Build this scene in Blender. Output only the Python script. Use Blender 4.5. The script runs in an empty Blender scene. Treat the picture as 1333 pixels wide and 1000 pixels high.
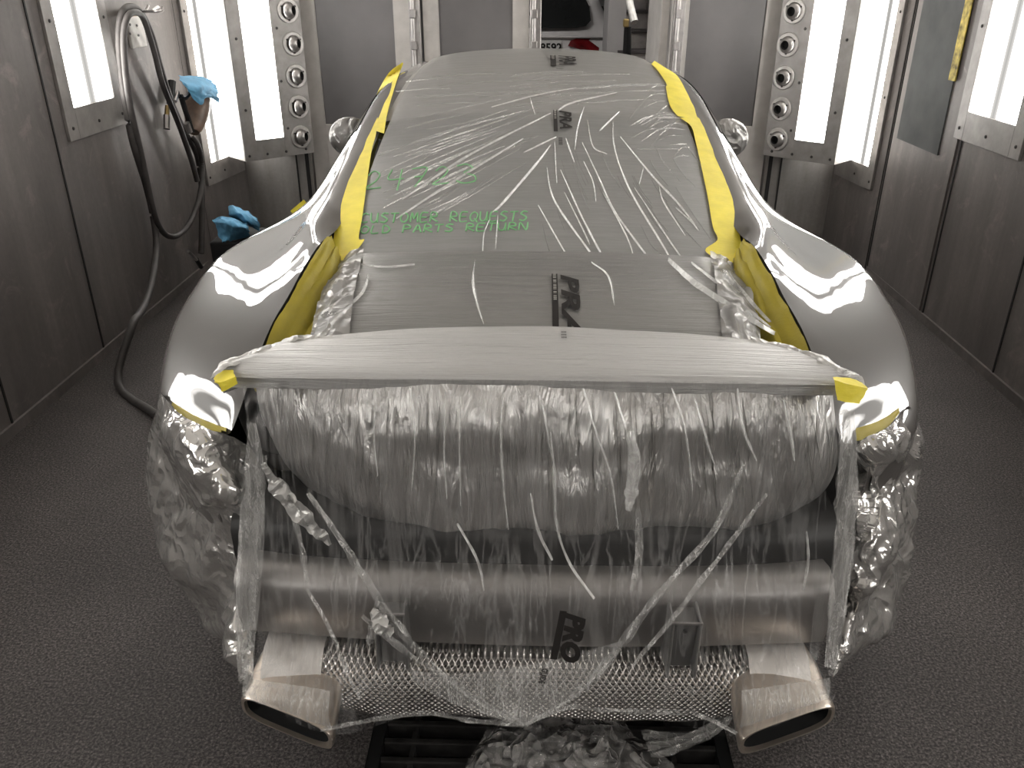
import bpy, bmesh, math, random
from mathutils import Vector, Matrix, noise
random.seed(7)
C = bpy.context.scene.collection
SC = bpy.context.scene
PI = math.pi
# ------------------------------------------------------------------ camera
F = 1078.0; PITCH = math.radians(25.7); YAW = math.radians(1.7); HC = 1.58
CAM = Vector((0, 0, HC))
cp, sp = math.cos(PITCH), math.sin(PITCH)
cy, sy = math.cos(YAW), math.sin(YAW)
def ray(u, v):
    r = (u - 666.5) / F; d = (v - 500.0) / F
    f = cp - d * sp; z = -sp - d * cp
    return Vector((r * cy - f * sy, r * sy + f * cy, z))
def P(u, v, Y=None, z=None, x=None):
    """point of the place seen at (u, v) at depth Y, height z or side distance x"""
    D = ray(u, v)
    if Y is not None: t = Y / D.y
    elif z is not None: t = (z - HC) / D.z
    else: t = x / D.x
    return CAM + D * t
def Pplane(u, v, p0, n):
    D = ray(u, v)
    return CAM + D * ((p0 - CAM).dot(n) / D.dot(n))
cam = bpy.data.cameras.new('camera'); co = bpy.data.objects.new('camera', cam); C.objects.link(co)
cam.sensor_width = 36; cam.lens = F / 1333 * 36; cam.clip_start = .02
co.location = CAM; co.rotation_euler = (PI / 2 - PITCH, 0, YAW)
SC.camera = co
SC.view_settings.view_transform = 'Standard'; SC.view_settings.look = 'None'
SC.view_settings.exposure = 0.5; SC.view_settings.gamma = 1; SC.view_settings.use_curve_mapping = False

# ------------------------------------------------------------------ materials
def lin(c):
    return tuple(((x / 255) / 12.92 if x / 255 <= .04045 else ((x / 255 + .055) / 1.055) ** 2.4) for x in c)
class NT:
    def __init__(s, name):
        s.m = bpy.data.materials.new(name); s.m.use_nodes = True
        s.n = s.m.node_tree.nodes; s.l = s.m.node_tree.links; s.n.clear()
        s.out = s.n.new('ShaderNodeOutputMaterial')
    def new(s, t, **k):
        x = s.n.new(t)
        for a, b in k.items(): setattr(x, a, b)
        return x
    def link(s, a, b): s.l.new(a, b)
    def surf(s, sock): s.l.new(sock, s.out.inputs['Surface'])
    def coord(s, scale=(1, 1, 1), kind='Object', rot=(0, 0, 0)):
        t = s.new('ShaderNodeTexCoord'); mp = s.new('ShaderNodeMapping')
        mp.inputs['Scale'].default_value = scale; mp.inputs['Rotation'].default_value = rot
        s.link(t.outputs[kind], mp.inputs['Vector']); return mp.outputs['Vector']
    def noise(s, vec, scale, detail=4, rough=.55, dist=0):
        x = s.new('ShaderNodeTexNoise'); x.inputs['Scale'].default_value = scale
        x.inputs['Detail'].default_value = detail; x.inputs['Roughness'].default_value = rough
        x.inputs['Distortion'].default_value = dist
        s.link(vec, x.inputs['Vector']); return x.outputs['Fac']
    def ramp(s, fac, pts):
        r = s.new('ShaderNodeValToRGB'); e = r.color_ramp.elements
        while len(e) < len(pts): e.new(.5)
        for el, (p, c) in zip(e, pts):
            el.position = p; el.color = (c, c, c, 1) if isinstance(c, (int, float)) else tuple(c) + (1,)
        s.link(fac, r.inputs['Fac']); return r.outputs['Color']
    def math(s, op, a, b=None, c=None):
        x = s.new('ShaderNodeMath', operation=op)
        for i, q in enumerate((a, b, c)):
            if q is None: continue
            if isinstance(q, (int, float)): x.inputs[i].default_value = q
            else: s.link(q, x.inputs[i])
        return x.outputs[0]
    def ridge(s, fac):   # sharp crease lines from a noise
        return s.math('MULTIPLY', s.math('ABSOLUTE', s.math('SUBTRACT', fac, .5)), -4.0)
    def bump(s, h, strength=.5, dist=.01):
        b = s.new('ShaderNodeBump'); b.inputs['Strength'].default_value = strength
        b.inputs['Distance'].default_value = dist; s.link(h, b.inputs['Height']); return b.outputs['Normal']
    def pbsdf(s, col, rough=.5, metal=0, spec=.5, normal=None, coat=0, coat_rough=.03):
        p = s.new('ShaderNodeBsdfPrincipled')
        if isinstance(col, (tuple, list)): p.inputs['Base Color'].default_value = tuple(col) + (1,)
        else: s.link(col, p.inputs['Base Color'])
        if isinstance(rough, (int, float)): p.inputs['Roughness'].default_value = rough
        else: s.link(rough, p.inputs['Roughness'])
        p.inputs['Metallic'].default_value = metal
        p.inputs['Specular IOR Level'].default_value = spec
        p.inputs['Coat Weight'].default_value = coat; p.inputs['Coat Roughness'].default_value = coat_rough
        if normal is not None: s.link(normal, p.inputs['Normal'])
        return p.outputs[0]
    def mix(s, fac, a, b):
        x = s.new('ShaderNodeMixShader')
        if isinstance(fac, (int, float)): x.inputs[0].default_value = fac
        else: s.link(fac, x.inputs[0])
        s.link(a, x.inputs[1]); s.link(b, x.inputs[2]); return x.outputs[0]
    def transp(s, c=(1, 1, 1)):
        x = s.new('ShaderNodeBsdfTransparent'); x.inputs[0].default_value = tuple(c) + (1,); return x.outputs[0]

def simple(name, c, rough=.5, metal=0, spec=.5, var=.12, scale=6, bump=0, coat=0):
    t = NT(name); v = t.coord()
    f = t.noise(v, scale, 5)
    lo = tuple(x * (1 - var) for x in c); hi = tuple(min(1, x * (1 + var)) for x in c)
    col = t.ramp(f, [(.3, lo), (.7, hi)])
    nrm = t.bump(t.noise(v, scale * 12, 3), bump, .004) if bump else None
    t.surf(t.pbsdf(col, rough, metal, spec, nrm, coat)); return t.m

def wall_mat(name, base, spot):
    t = NT(name)
    big = t.noise(t.coord((1, 1, .35)), 2.2, 6, .62)
    streak = t.noise(t.coord((9, 9, .8)), 1.6, 5, .6)
    fine = t.noise(t.coord(), 45, 4, .7)
    patch = t.noise(t.coord(), 5.5, 8, .72, 1.2)
    a = t.ramp(big, [(.3, tuple(x * .72 for x in base)), (.7, tuple(min(1, x * 1.2) for x in base))])
    mx = t.new('ShaderNodeMixRGB', blend_type='MULTIPLY'); mx.inputs[0].default_value = .55
    t.link(a, mx.inputs[1]); t.link(t.ramp(streak, [(.3, .62), (.65, 1.0)]), mx.inputs[2])
    mx2 = t.new('ShaderNodeMixRGB', blend_type='MIX')
    t.link(t.ramp(patch, [(.55, 0), (.68, spot)]), mx2.inputs[0])
    t.link(mx.outputs[0], mx2.inputs[1]); mx2.inputs[2].default_value = (base[0] * 1.6, base[1] * 1.5, base[2] * 1.5, 1)
    mx3 = t.new('ShaderNodeMixRGB', blend_type='MULTIPLY'); mx3.inputs[0].default_value = .4
    t.link(mx2.outputs[0], mx3.inputs[1]); t.link(t.ramp(fine, [(.3, .7), (.7, 1.0)]), mx3.inputs[2])
    t.surf(t.pbsdf(mx3.outputs[0], .5, .25, .4, t.bump(big, .15, .01))); return t.m

M = {}
M['wall'] = wall_mat('dusty grey booth panel', (.195, .177, .169), .5)
M['wall_clean'] = wall_mat('lighter grey booth panel', (.34, .32, .305), .12)
M['frame'] = simple('grey painted steel frame', (.27, .255, .245), .42, .35, .5, .18, 14, .05)
M['frame_light'] = simple('pale grey steel frame', (.50, .475, .45), .45, .1, .5, .12, 10)
M['door_glass'] = simple('dark grey door pane', (.15, .143, .143), .32, .1, .5, .2, 2.0)
M['pane_dull'] = simple('dusty grey pane', (.10, .104, .105), .8, 0, .15, .25, 3)
M['screw'] = simple('dark screw head', (.05, .045, .045), .4, .6)
M['seam'] = simple('dark panel gap', (.012, .011, .011), .8)
M['ceiling'] = simple('grey ceiling filter', (.72, .69, .66), .9, 0, .2, .08, 5)
M['rubber'] = simple('dark grey rubber hose', (.045, .040, .038), .62, 0, .5, .25, 20)
M['black'] = simple('black metal', (.012, .012, .012), .45, .2)
M['brass'] = simple('worn brass', (.45, .33, .14), .4, .8)
M['steel'] = simple('brushed steel', (.42, .40, .39), .33, .9, .5, .15, 20)
M['plate'] = simple('off white wall plate', (.50, .48, .45), .5, .1, .5, .15, 25)
M['blue'] = simple('blue wiping cloth', (.10, .27, .42), .85, 0, .2, .2, 18, .4)
M['amber'] = simple('dusty translucent gun cup', (.17, .115, .085), .35, 0, .5, .35, 20)
M['tape_dirty'] = simple('grimy yellow tape', (.42, .33, .05), .6, 0, .3, .8, 22)
M['nozzle'] = simple('pale nozzle ring', (.44, .42, .405), .4, .4, .5, .15, 30)
M['nozzle_in'] = simple('nozzle bowl metal', (.30, .285, .275), .3, .75, .5, .2, 30)
M['hole'] = simple('dark opening', (.004, .004, .004), .9)
def emis(name, c, s):
    t = NT(name); e = t.new('ShaderNodeEmission'); e.inputs[0].default_value = tuple(c) + (1,); e.inputs[1].default_value = s
    t.surf(e.outputs[0]); return t.m
LAMP = 16.0
def diffuser_mat(name, axis, w, s=LAMP):
    """lit diffuser: two lamps glow behind it, dimmer between them"""
    t = NT(name); tc = t.new('ShaderNodeTexCoord'); sx = t.new('ShaderNodeSeparateXYZ'); t.link(tc.outputs['Object'], sx.inputs[0])
    a = t.math('MULTIPLY', t.math('ABSOLUTE', sx.outputs[axis]), 1.0 / w)
    g = t.ramp(a, [(0, .022), (.13, .035), (.27, .7), (.5, 1), (.85, .95), (1, .6)])
    e = t.new('ShaderNodeEmission'); e.inputs[0].default_value = (1, .975, .93, 1)
    t.link(t.math('MULTIPLY', g, s), e.inputs[1]); t.surf(e.outputs[0]); return t.m
M['diffuser'] = diffuser_mat('lit twin lamp diffuser', 1, .19)
M['diffuser_one'] = diffuser_mat('lit corner lamp diffuser', 1, .4, LAMP * 1.4)
M['diffuser_corner'] = diffuser_mat('lit corner wall lamp diffuser', 1, .16, LAMP * .8)
M['added_lamp'] = emis('added shop light glow', (1, .98, .95), 30)  # glow of the unseen lights added over the shop
# floor
t = NT('dark speckled floor'); v = t.coord()
f1 = t.noise(v, 150, 3, .8); f2 = t.noise(v, 1.7, 5, .6); f3 = t.noise(v, 70, 5, .7)
c1 = t.ramp(f1, [(.38, (.014, .0125, .012)), (.50, (.056, .049, .047)), (.62, (.125, .110, .104)), (.74, (.27, .24, .225))])
mx = t.new('ShaderNodeMixRGB', blend_type='MULTIPLY'); mx.inputs[0].default_value = .8
t.link(c1, mx.inputs[1]); t.link(t.ramp(f2, [(.3, .6), (.7, 1.15)]), mx.inputs[2])
t.surf(t.pbsdf(mx.outputs[0], .75, 0, .35, t.bump(f3, .5, .004))); M['floor'] = t.m
# car paint
t = NT('fresh grey clearcoat paint')
t.surf(t.pbsdf((.072, .066, .062), .5, .1, .5, None, 1.0, .008)); M['paint'] = t.m
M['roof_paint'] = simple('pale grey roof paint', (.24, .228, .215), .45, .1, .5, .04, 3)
M['car_glass'] = simple('dark tinted car glass', (.018, .019, .019), .06, 0, .6, .1, 3)
M['grey_metal'] = simple('dull grey primer metal', (.12, .113, .108), .42, .3, .5, .15, 6, .05)
M['heat_plate'] = simple('pale heat plate', (.62, .59, .56), .42, .6, .5, .1, 9)
M['beam'] = simple('bare aluminium beam', (.28, .265, .255), .36, .7, .5, .12, 5, .05)
M['bracket'] = simple('dark grey steel bracket', (.20, .195, .19), .38, .5)
M['dark_panel'] = simple('dark underbody plastic', (.014, .0135, .013), .55)
M['tip'] = simple('brushed exhaust steel', (.68, .60, .52), .28, .9, .5, .12, 8)
M['tyre'] = simple('black tyre rubber', (.015, .015, .015), .7)
# embossed heat shield: small pyramids on a diagonal lattice
t = NT('diamond embossed heat shield')
def lattice(ang):
    vv = t.coord((1, 1, 1), 'Object', (0, ang, 0)); w = t.new('ShaderNodeTexWave', wave_type='BANDS', bands_direction='X')
    w.inputs['Scale'].default_value = 34; t.link(vv, w.inputs['Vector']); return w.outputs['Fac']
h = t.math('MULTIPLY', lattice(PI / 4), lattice(-PI / 4))
t.surf(t.pbsdf((.72, .69, .66), .24, .95, .5, t.bump(h, 1.0, .011))); M['shield'] = t.m
# films
def film(name, fac, col=(.62, .60, .58), rough=.28, stretch=(4, 30, 30), bump=.5, lo=.0, hi=.6, scale=3., metal=0.3, dist=.008, spec=.6):
    t = NT(name); v = t.coord(stretch)
    n1 = t.noise(v, scale, 6, .6, .6); n2 = t.noise(t.coord(tuple(x * .35 for x in stretch)), scale, 4, .5, 1.0)
    r = t.ridge(n1); r2 = t.ridge(n2)
    h = t.math('ADD', r, t.math('MULTIPLY', r2, 2.0))
    nrm = t.bump(h, bump, dist)
    dens = t.ramp(n1, [(.46, 0.), (.5, 1.), (.54, 0.)])
    dens2 = t.ramp(n2, [(.47, 0.), (.5, 1.), (.53, 0.)])
    dd = t.math('MAXIMUM', dens, dens2)
    fc = t.math('ADD', t.math('MULTIPLY', dd, hi - lo), fac)
    fc = t.math('MINIMUM', fc, 1.0)
    t.surf(t.mix(fc, t.transp((.97, .97, .97)), t.pbsdf(col, rough, metal, spec, nrm))); return t.m
M['film_roof'] = film('clear masking film pulled tight', .50, (.38, .375, .365), .34, (1.6, 26, 20), .13, 0, .05, 2.2, 0.1, .002)
M['film_lid'] = film('grey masking film layers', .93, (.21, .205, .198), .32, (2.2, 36, 30), .22, 0, .07, 2.4, 0.5, .005)
M['film_spoiler'] = film('pale stretched film', .97, (.42, .412, .40), .36, (2.0, 60, 60), .45, 0, .03, 2.2, 0.35, .004)
M['film_silver'] = film('silvery crinkled film', .96, (.56, .545, .53), .30, (16, 8, 2.0), .5, 0, .04, 2.2, .8, .010)
M['film_clear'] = film('clear hanging film', .035, (.45, .44, .43), .22, (16, 6, 1.3), .3, 0, .20, 1.6, .3, .008)
M['film_fold'] = film('doubled film crease', .5, (.74, .73, .71), .25, (10, 10, 10), .3, 0, .2, 2.0, .2, .004)
M['film_wrinkle'] = film('shallow film wrinkle', .30, (.55, .54, .52), .22, (10, 10, 10), .2, 0, .1, 2.0, .4, .004)
M['film_silver_fold'] = film('silvery film wrinkle', .75, (.66, .65, .63), .25, (10, 10, 10), .2, 0, .1, 2.0, .7, .004)
def foil(name, col, rough, fac=1.0, scale=9, bump=.9, metal=.9, stretch=(1, 1, 1)):
    t = NT(name); v = t.coord(stretch)
    a = t.ridge(t.noise(v, scale, 1.0, .5, 1.2)); b = t.ridge(t.noise(v, scale * 2.5, 2, .5, .6))
    h = t.math('ADD', a, t.math('MULTIPLY', b, .16))
    h = t.math('ADD', h, t.math('MULTIPLY', t.noise(v, scale * .9, 2), 1.2))
    s = t.pbsdf(col, rough, metal, .6, t.bump(h, bump, .03))
    if fac < 1:
        d = t.math('ADD', t.math('MULTIPLY', a, .5), 1.0)
        s = t.mix(t.ramp(d, [(.35, fac * .35), (1.0, min(1, fac * 1.7))]), t.transp((.95, .95, .95)), s)
    t.surf(s); return t.m
M['foil'] = foil('crumpled silvery film', (.62, .605, .585), .19, 1, 11, .28, .8)
M['film_bunch'] = foil('bunched grey film', (.30, .29, .28), .34, .8, 9, .45, .5)
M['film_tip'] = foil('crinkled pale film', (.55, .54, .52), .28, .9, 14, .5, .5)
M['foil_floor'] = foil('crumpled clear film', (.60, .58, .56), .25, .30, 13, .7, .2)
def tape_mat(name, c, alpha=.92):
    t = NT(name); v = t.coord()
    n = t.noise(v, 14, 4); n2 = t.noise(t.coord((6, 60, 60)), 3, 4)
    col = t.ramp(n, [(.3, tuple(x * .8 for x in c)), (.7, c)])
    t.surf(t.mix(alpha, t.transp((1, .9, .3)), t.pbsdf(col, .55, 0, .4, t.bump(n2, .25, .004)))); return t.m
M['tape'] = tape_mat('yellow masking tape', (.86, .72, .06))
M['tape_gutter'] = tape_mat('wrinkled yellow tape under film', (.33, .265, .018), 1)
M['ink'] = simple('black print ink', (.014, .012, .011), .7, 0, .2)
M['ink_soft'] = simple('grey print ink', (.10, .095, .09), .5)
M['chalk'] = simple('green paint marker', (.17, .40, .18), .8)
M['white_paint'] = simple('white car paint', (.66, .63, .62), .2, 0, .5, .04, 3, 0, 1)
M['red_lens'] = simple('dark red lamp lens', (.16, .008, .010), .12, 0, .6, .5, 12, 0, 1)
M['plate_white'] = simple('licence plate white', (.62, .60, .58), .4)
M['stair'] = simple('grey brown stair', (.34, .315, .30), .6, 0, .4, .3, 8)
M['stair_dark'] = simple('dark stair edge', (.06, .052, .052), .6)
M['shop_wall'] = simple('grey shop wall', (.30, .285, .28), .7, 0, .3, .12, 3)
M['concrete'] = simple('shop concrete floor', (.16, .15, .145), .6, 0, .4, .2, 4)

# ------------------------------------------------------------------ mesh helpers
class MB:
    def __init__(s): s.v = []; s.f = []; s.mi = []; s.slot = 0
    def add(s, vs, fs):
        o = len(s.v); s.v += [Vector(p) for p in vs]; s.f += [tuple(i + o for i in f) for f in fs]; s.mi += [s.slot] * len(fs); return s
    def box(s, lo, hi):
        x0, y0, z0 = lo; x1, y1, z1 = hi
        return s.add([(x0, y0, z0), (x1, y0, z0), (x1, y1, z0), (x0, y1, z0), (x0, y0, z1), (x1, y0, z1), (x1, y1, z1), (x0, y1, z1)],
                     [(0, 3, 2, 1), (4, 5, 6, 7), (0, 1, 5, 4), (1, 2, 6, 5), (2, 3, 7, 6), (3, 0, 4, 7)])
    def grid(s, rows, closed=False):
        n = len(rows[0]); fs = []
        for i in range(len(rows) - 1):
            for j in range(n if closed else n - 1):
                k = (j + 1) % n
                fs.append((i * n + j, i * n + k, (i + 1) * n + k, (i + 1) * n + j))
        return s.add([p for r in rows for p in r], fs)
    def shell(s, rows, off):
        """closed thin sheet: rows plus an offset copy and a rim"""
        n = len(rows[0]); m = len(rows); o = Vector(off)
        s.grid(rows); s.grid([[Vector(p) + o for p in reversed(r)] for r in rows])
        b = [rows[0][j] for j in range(n)] + [rows[i][-1] for i in range(1, m)] + [rows[-1][j] for j in range(n - 2, -1, -1)] + [rows[i][0] for i in range(m - 2, 0, -1)]
        return s.grid([[Vector(p) + o for p in b], b], True)
    def tube(s, pts, r, n=8, cap=True):
        pts = [Vector(p) for p in pts]; rows = []
        up = Vector((0, 0, 1))
        for i, p in enumerate(pts):
            d = (pts[min(i + 1, len(pts) - 1)] - pts[max(i - 1, 0)]).normalized()
            a = d.cross(up)
            if a.length < .05: a = d.cross(Vector((0, 1, 0)))
            a.normalize(); b = d.cross(a)
            rr = r[i] if isinstance(r, (list, tuple)) else r
            rows.append([p + (a * math.cos(2 * PI * k / n) + b * math.sin(2 * PI * k / n)) * rr for k in range(n)])
        s.grid(rows, True)
        if cap:
            for rw, rev in ((rows[0], 1), (rows[-1], 0)):
                s.add(rw[::-1] if not rev else rw, [tuple(range(n))])
        return s
    def lathe(s, prof, mat=Matrix(), n=24):
        rows = [[mat @ Vector((r * math.cos(2 * PI * k / n), r * math.sin(2 * PI * k / n), z)) for k in range(n)] for r, z in prof]
        return s.grid(rows, True)
    def prism(s, poly, d):
        n = len(poly); d = Vector(d); poly = [Vector(p) for p in poly]
        return s.add(poly + [p + d for p in poly], [tuple(range(n - 1, -1, -1)), tuple(range(n, 2 * n))] + [(i, (i + 1) % n, (i + 1) % n + n, i + n) for i in range(n)])
    def build(s, name, mat, parent=None, smooth=True, angle=40, bevel=0, base=None):
        me = bpy.data.meshes.new(name)
        vs = s.v
        if parent is not None: loc = root_loc(parent); off = loc
        elif base is not None: off = Vector(base)
        else:
            xs = [p.x for p in vs]; ys = [p.y for p in vs]; zs = [p.z for p in vs]
            off = Vector(((min(xs) + max(xs)) / 2, (min(ys) + max(ys)) / 2, min(zs)))
        me.from_pydata([p - off for p in vs], [], s.f); me.update()
        mats = mat if isinstance(mat, (list, tuple)) else [mat]
        for m in mats: me.materials.append(m)
        if len(mats) > 1: me.polygons.foreach_set('material_index', s.mi)
        o = bpy.data.objects.new(name, me); C.objects.link(o)
        if parent is not None: o.parent = parent
        else: o.location = off
        bm = bmesh.new(); bm.from_mesh(me)
        bmesh.ops.remove_doubles(bm, verts=bm.verts, dist=1e-5)
        bmesh.ops.recalc_face_normals(bm, faces=bm.faces); bm.to_mesh(me); bm.free()
        if smooth:
            me.polygons.foreach_set('use_smooth', [True] * len(me.polygons))
            me.set_sharp_from_angle(angle=math.radians(angle))
        if bevel:
            b = o.modifiers.new('bevel', 'BEVEL'); b.width = bevel; b.segments = 2; b.limit_method = 'ANGLE'
        return o
def root_loc(o):
    l = Vector(o.location)
    while o.parent is not None:
        o = o.parent; l += Vector(o.location)
    return l
def tag(o, label=None, cat=None, group=None, kind=None):
    if label: o['label'] = label
    if cat: o['category'] = cat
    if group: o['group'] = group
    if kind: o['kind'] = kind
    return o
def thing(name, loc, label, cat, group=None, kind=None):
    o = bpy.data.objects.new(name, None); C.objects.link(o); o.location = loc; o.empty_display_size = .1
    return tag(o, label, cat, group, kind)
def struct(o, label=None): return tag(o, label, None, None, 'structure')
def catmull(pts, n):
    pts = [Vector(p) for p in pts]; out = []
    for i in range(len(pts) - 1):
        p0 = pts[i - 1] if i else pts[0] * 2 - pts[1]; p1 = pts[i]; p2 = pts[i + 1]
        p3 = pts[i + 2] if i + 2 < len(pts) else pts[-1] * 2 - pts[-2]
        for k in range(n):
            t = k / n
            out.append(.5 * (2 * p1 + (p2 - p0) * t + (2 * p0 - 5 * p1 + 4 * p2 - p3) * t * t + (3 * p1 - p0 - 3 * p2 + p3) * t ** 3))
    out.append(pts[-1]); return out
def cmgrid(ctrl, nu, nv):
    rows = [catmull(r, nu) for r in ctrl]
    cols = [catmull([r[j] for r in rows], nv) for j in range(len(rows[0]))]
    return [[cols[j][i] for j in range(len(cols))] for i in range(len(cols[0]))]
def lerp_tab(tab, x):
    """smooth (monotone cubic) interpolation in a table of (x, value...)"""
    if x <= tab[0][0]: return tab[0][1:]
    if x >= tab[-1][0]: return tab[-1][1:]
    for i in range(len(tab) - 1):
        if tab[i][0] <= x <= tab[i + 1][0]: break
    x0, x1 = tab[i][0], tab[i + 1][0]; h = x1 - x0; t = (x - x0) / h; res = []
    for k in range(1, len(tab[0])):
        y0, y1 = tab[i][k], tab[i + 1][k]
        m0 = (y1 - tab[i - 1][k]) / (x1 - tab[i - 1][0]) if i else (y1 - y0) / h
        m1 = (tab[i + 2][k] - y0) / (tab[i + 2][0] - x0) if i + 2 < len(tab) else (y1 - y0) / h
        t2, t3 = t * t, t ** 3
        res.append((2 * t3 - 3 * t2 + 1) * y0 + (t3 - 2 * t2 + t) * h * m0 + (-2 * t3 + 3 * t2) * y1 + (t3 - t2) * h * m1)
    return res
def nz(x, y, z=0): return noise.noise(Vector((x, y, z)))
def ridged(x, y, z=0, o=4): return noise.ridged_multi_fractal(Vector((x, y, z)), .9, 2.1, o, 1.0, 2.0)

# ================================================================== THE BOOTH
XL, XR = -2.03, 2.02
YC, YF = 4.95, 5.57           # where the wall ends angle in, and the door wall
XI = 1.945                    # half width at the door wall
CH = 2.75
YB = -3.6
# floor with a pit for the grating, running on into the shop beyond the doors
PX0, PX1, PY0, PY1 = -.37, .46, .3, 1.56
mb = MB()
xs = [-7, PX0, PX1, 7]; ys = [YB, PY0, PY1, 18.5]
for i in range(3):
    for j in range(3):
        if i == 1 and j == 1: continue
        mb.add([(xs[i], ys[j], 0), (xs[i + 1], ys[j], 0), (xs[i + 1], ys[j + 1], 0), (xs[i], ys[j + 1], 0)], [(0, 1, 2, 3)])
pit = [(PX0, PY0), (PX1, PY0), (PX1, PY1), (PX0, PY1)]
for i in range(4):
    a, b = pit[i], pit[(i + 1) % 4]
    mb.add([(a[0], a[1], 0), (b[0], b[1], 0), (b[0], b[1], -.5), (a[0], a[1], -.5)], [(0, 1, 2, 3)])
mb.add([(x, y, -.5) for x, y in pit], [(0, 1, 2, 3)])
struct(mb.build('floor', M['floor'], smooth=False))
def wall(name, poly, mat, th):
    mb = MB(); mb.prism([(x, y, 0) for x, y in poly], (0, 0, CH)); return struct(mb.build(name, mat, smooth=False))
W = .12
wall('wall_left', [(XL, YB), (XL, YC), (-XI, YF), (-XI - W, YF), (XL - W, YC), (XL - W, YB)], M['wall'], W)
wall('wall_right', [(XR, YB), (XR, YC), (XI, YF), (XI + W, YF), (XR + W, YC), (XR + W, YB)], M['wall'], W)
wall('wall_back', [(XL - W, YB), (XR + W, YB), (XR + W, YB - W), (XL - W, YB - W)], M['wall'], W)
mb = MB(); mb.box((XL - .3, YB - .2, CH), (XR + .3, YF + .1, CH + .1)); struct(mb.build('ceiling', M['ceiling'], smooth=False))
# door wall: piers either side and a header, doors between
DZ = 2.3; DX = 1.50
for nm, x0, x1 in (('wall_front', -XI - W, -DX), ('wall_front_right', DX, XI + W)):
    mb = MB(); mb.box((x0, YF, 0), (x1, YF + .1, CH)); struct(mb.build(nm, M['wall_clean'], smooth=False))
mb = MB(); mb.box((-DX, YF, DZ), (DX, YF + .1, CH)); struct(mb.build('wall_front_header', M['wall_clean'], smooth=False))
# panel seams: slim dark strips sitting in the joints of the wall panels
k = 0
def seam(side, Y, z1=CH, z0=0.0):
    global k; k += 1
    x = XL if side < 0 else XR
    mb = MB(); mb.box((min(x, x - side * .004), Y - .005, z0), (max(x, x - side * .004), Y + .005, z1)); struct(mb.build('trim_%d' % k, M['seam'], smooth=False))
for Y in (-2.4, -.9, .75, 2.05, 2.78, 3.53): seam(-1, Y)
seam(-1, 4.98, CH, .0)
for Y in (-2.4, -.9, .75, 2.1, 3.37, 4.11): seam(1, Y)
for Yx in (4.92,): seam(1, Yx); seam(1, Yx + .025)
# seam lines in the door wall pier and the angled wall ends
for sx in (-1, 1):
    for xx in (1.53, 1.60):
        k += 1; mb = MB(); mb.box((sx * xx - .005 if xx > 1.55 else sx * xx - .012, YF - .005, 0), (sx * xx + .005 if xx > 1.55 else sx * xx + .012, YF + .001, CH)); struct(mb.build('trim_%d' % k, M['seam'], smooth=False))
# kick rails along the foot of the walls
for nm, x, s in (('baseboard_left', XL, 1), ('baseboard_right', XR, -1)):
    mb = MB(); mb.box((min(x, x + s * .012), YB, 0), (max(x, x + s * .012), YC - .05, .045)); struct(mb.build(nm, M['wall'], smooth=False))

# ------------------------------------------------------------------ wall light fixtures
def wall_fixture(side, Yc, z0, z1, halfw, label, detail=True, name='wall_light', fm=.085):
    """twin lamp fixture let into a side wall; local +x points into the booth"""
    x = XL if side < 0 else XR
    s = -side
    root = thing(name, (x, Yc, z0), label, 'light', 'twin lamp wall lights')
    def bx(lo, hi): # local depth, y, z
        a = (x + s * lo[0], Yc + lo[1], z0 + lo[2]); b = (x + s * hi[0], Yc + hi[1], z0 + hi[2])
        return (tuple(min(p, q) for p, q in zip(a, b)), tuple(max(p, q) for p, q in zip(a, b)))
    H = z1 - z0; w = halfw
    mb = MB()
    for lo, hi in (((0, -w, 0), (.014, -w + fm, H)), ((0, w - fm, 0), (.014, w, H)), ((0, -w + fm, 0), (.014, w - fm, .13)), ((0, -w + fm, H - .1), (.014, w - fm, H))):
        mb.box(*bx(lo, hi))
    mb.build('frame', M['frame'], root, smooth=False, bevel=.002)
    mb = MB(); a, b = bx((-.004, -w + fm, .13), (.004, w - fm, H - .1)); mb.box(a, b)
    d = mb.build('diffuser', M['diffuser'], root, smooth=False)
    if detail:
        pts = [(y, z) for y in (-w + .04, w - .04) for z in (.05, H * .33, H * .66)] + [(0, .05)]
        for y, z in pts:
            mb = MB(); mb.lathe([(0.0001, .006), (.006, .005), (.008, 0)], Matrix.Translation((x + s * .014, Yc + y, z0 + z)) @ Matrix.Rotation(s * PI / 2, 4, 'Y'), 8)
            mb.build('screw', M['screw'], root)
    return root
FH = 2.42
wall_fixture(-1, 3.90, .97, FH, .275, 'left wall light nearer the camera, beside the hanging hose')
wall_fixture(1, 3.88, .92, FH, .30, 'right wall light beside the grimy yellow tape strip')
wall_fixture(-1, 2.0, .97, FH, .275, 'left wall light out of view beside the car tail', False)
wall_fixture(1, 2.0, .97, FH, .275, 'right wall light out of view beside the car tail', False)
wall_fixture(-1, .1, .97, FH, .275, 'left wall light level with the camera', False)
wall_fixture(1, .1, .97, FH, .275, 'right wall light level with the camera', False)
wall_fixture(-1, -1.8, .97, FH, .275, 'left wall light behind the camera', False)
wall_fixture(1, -1.8, .97, FH, .275, 'right wall light behind the camera', False)

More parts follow.
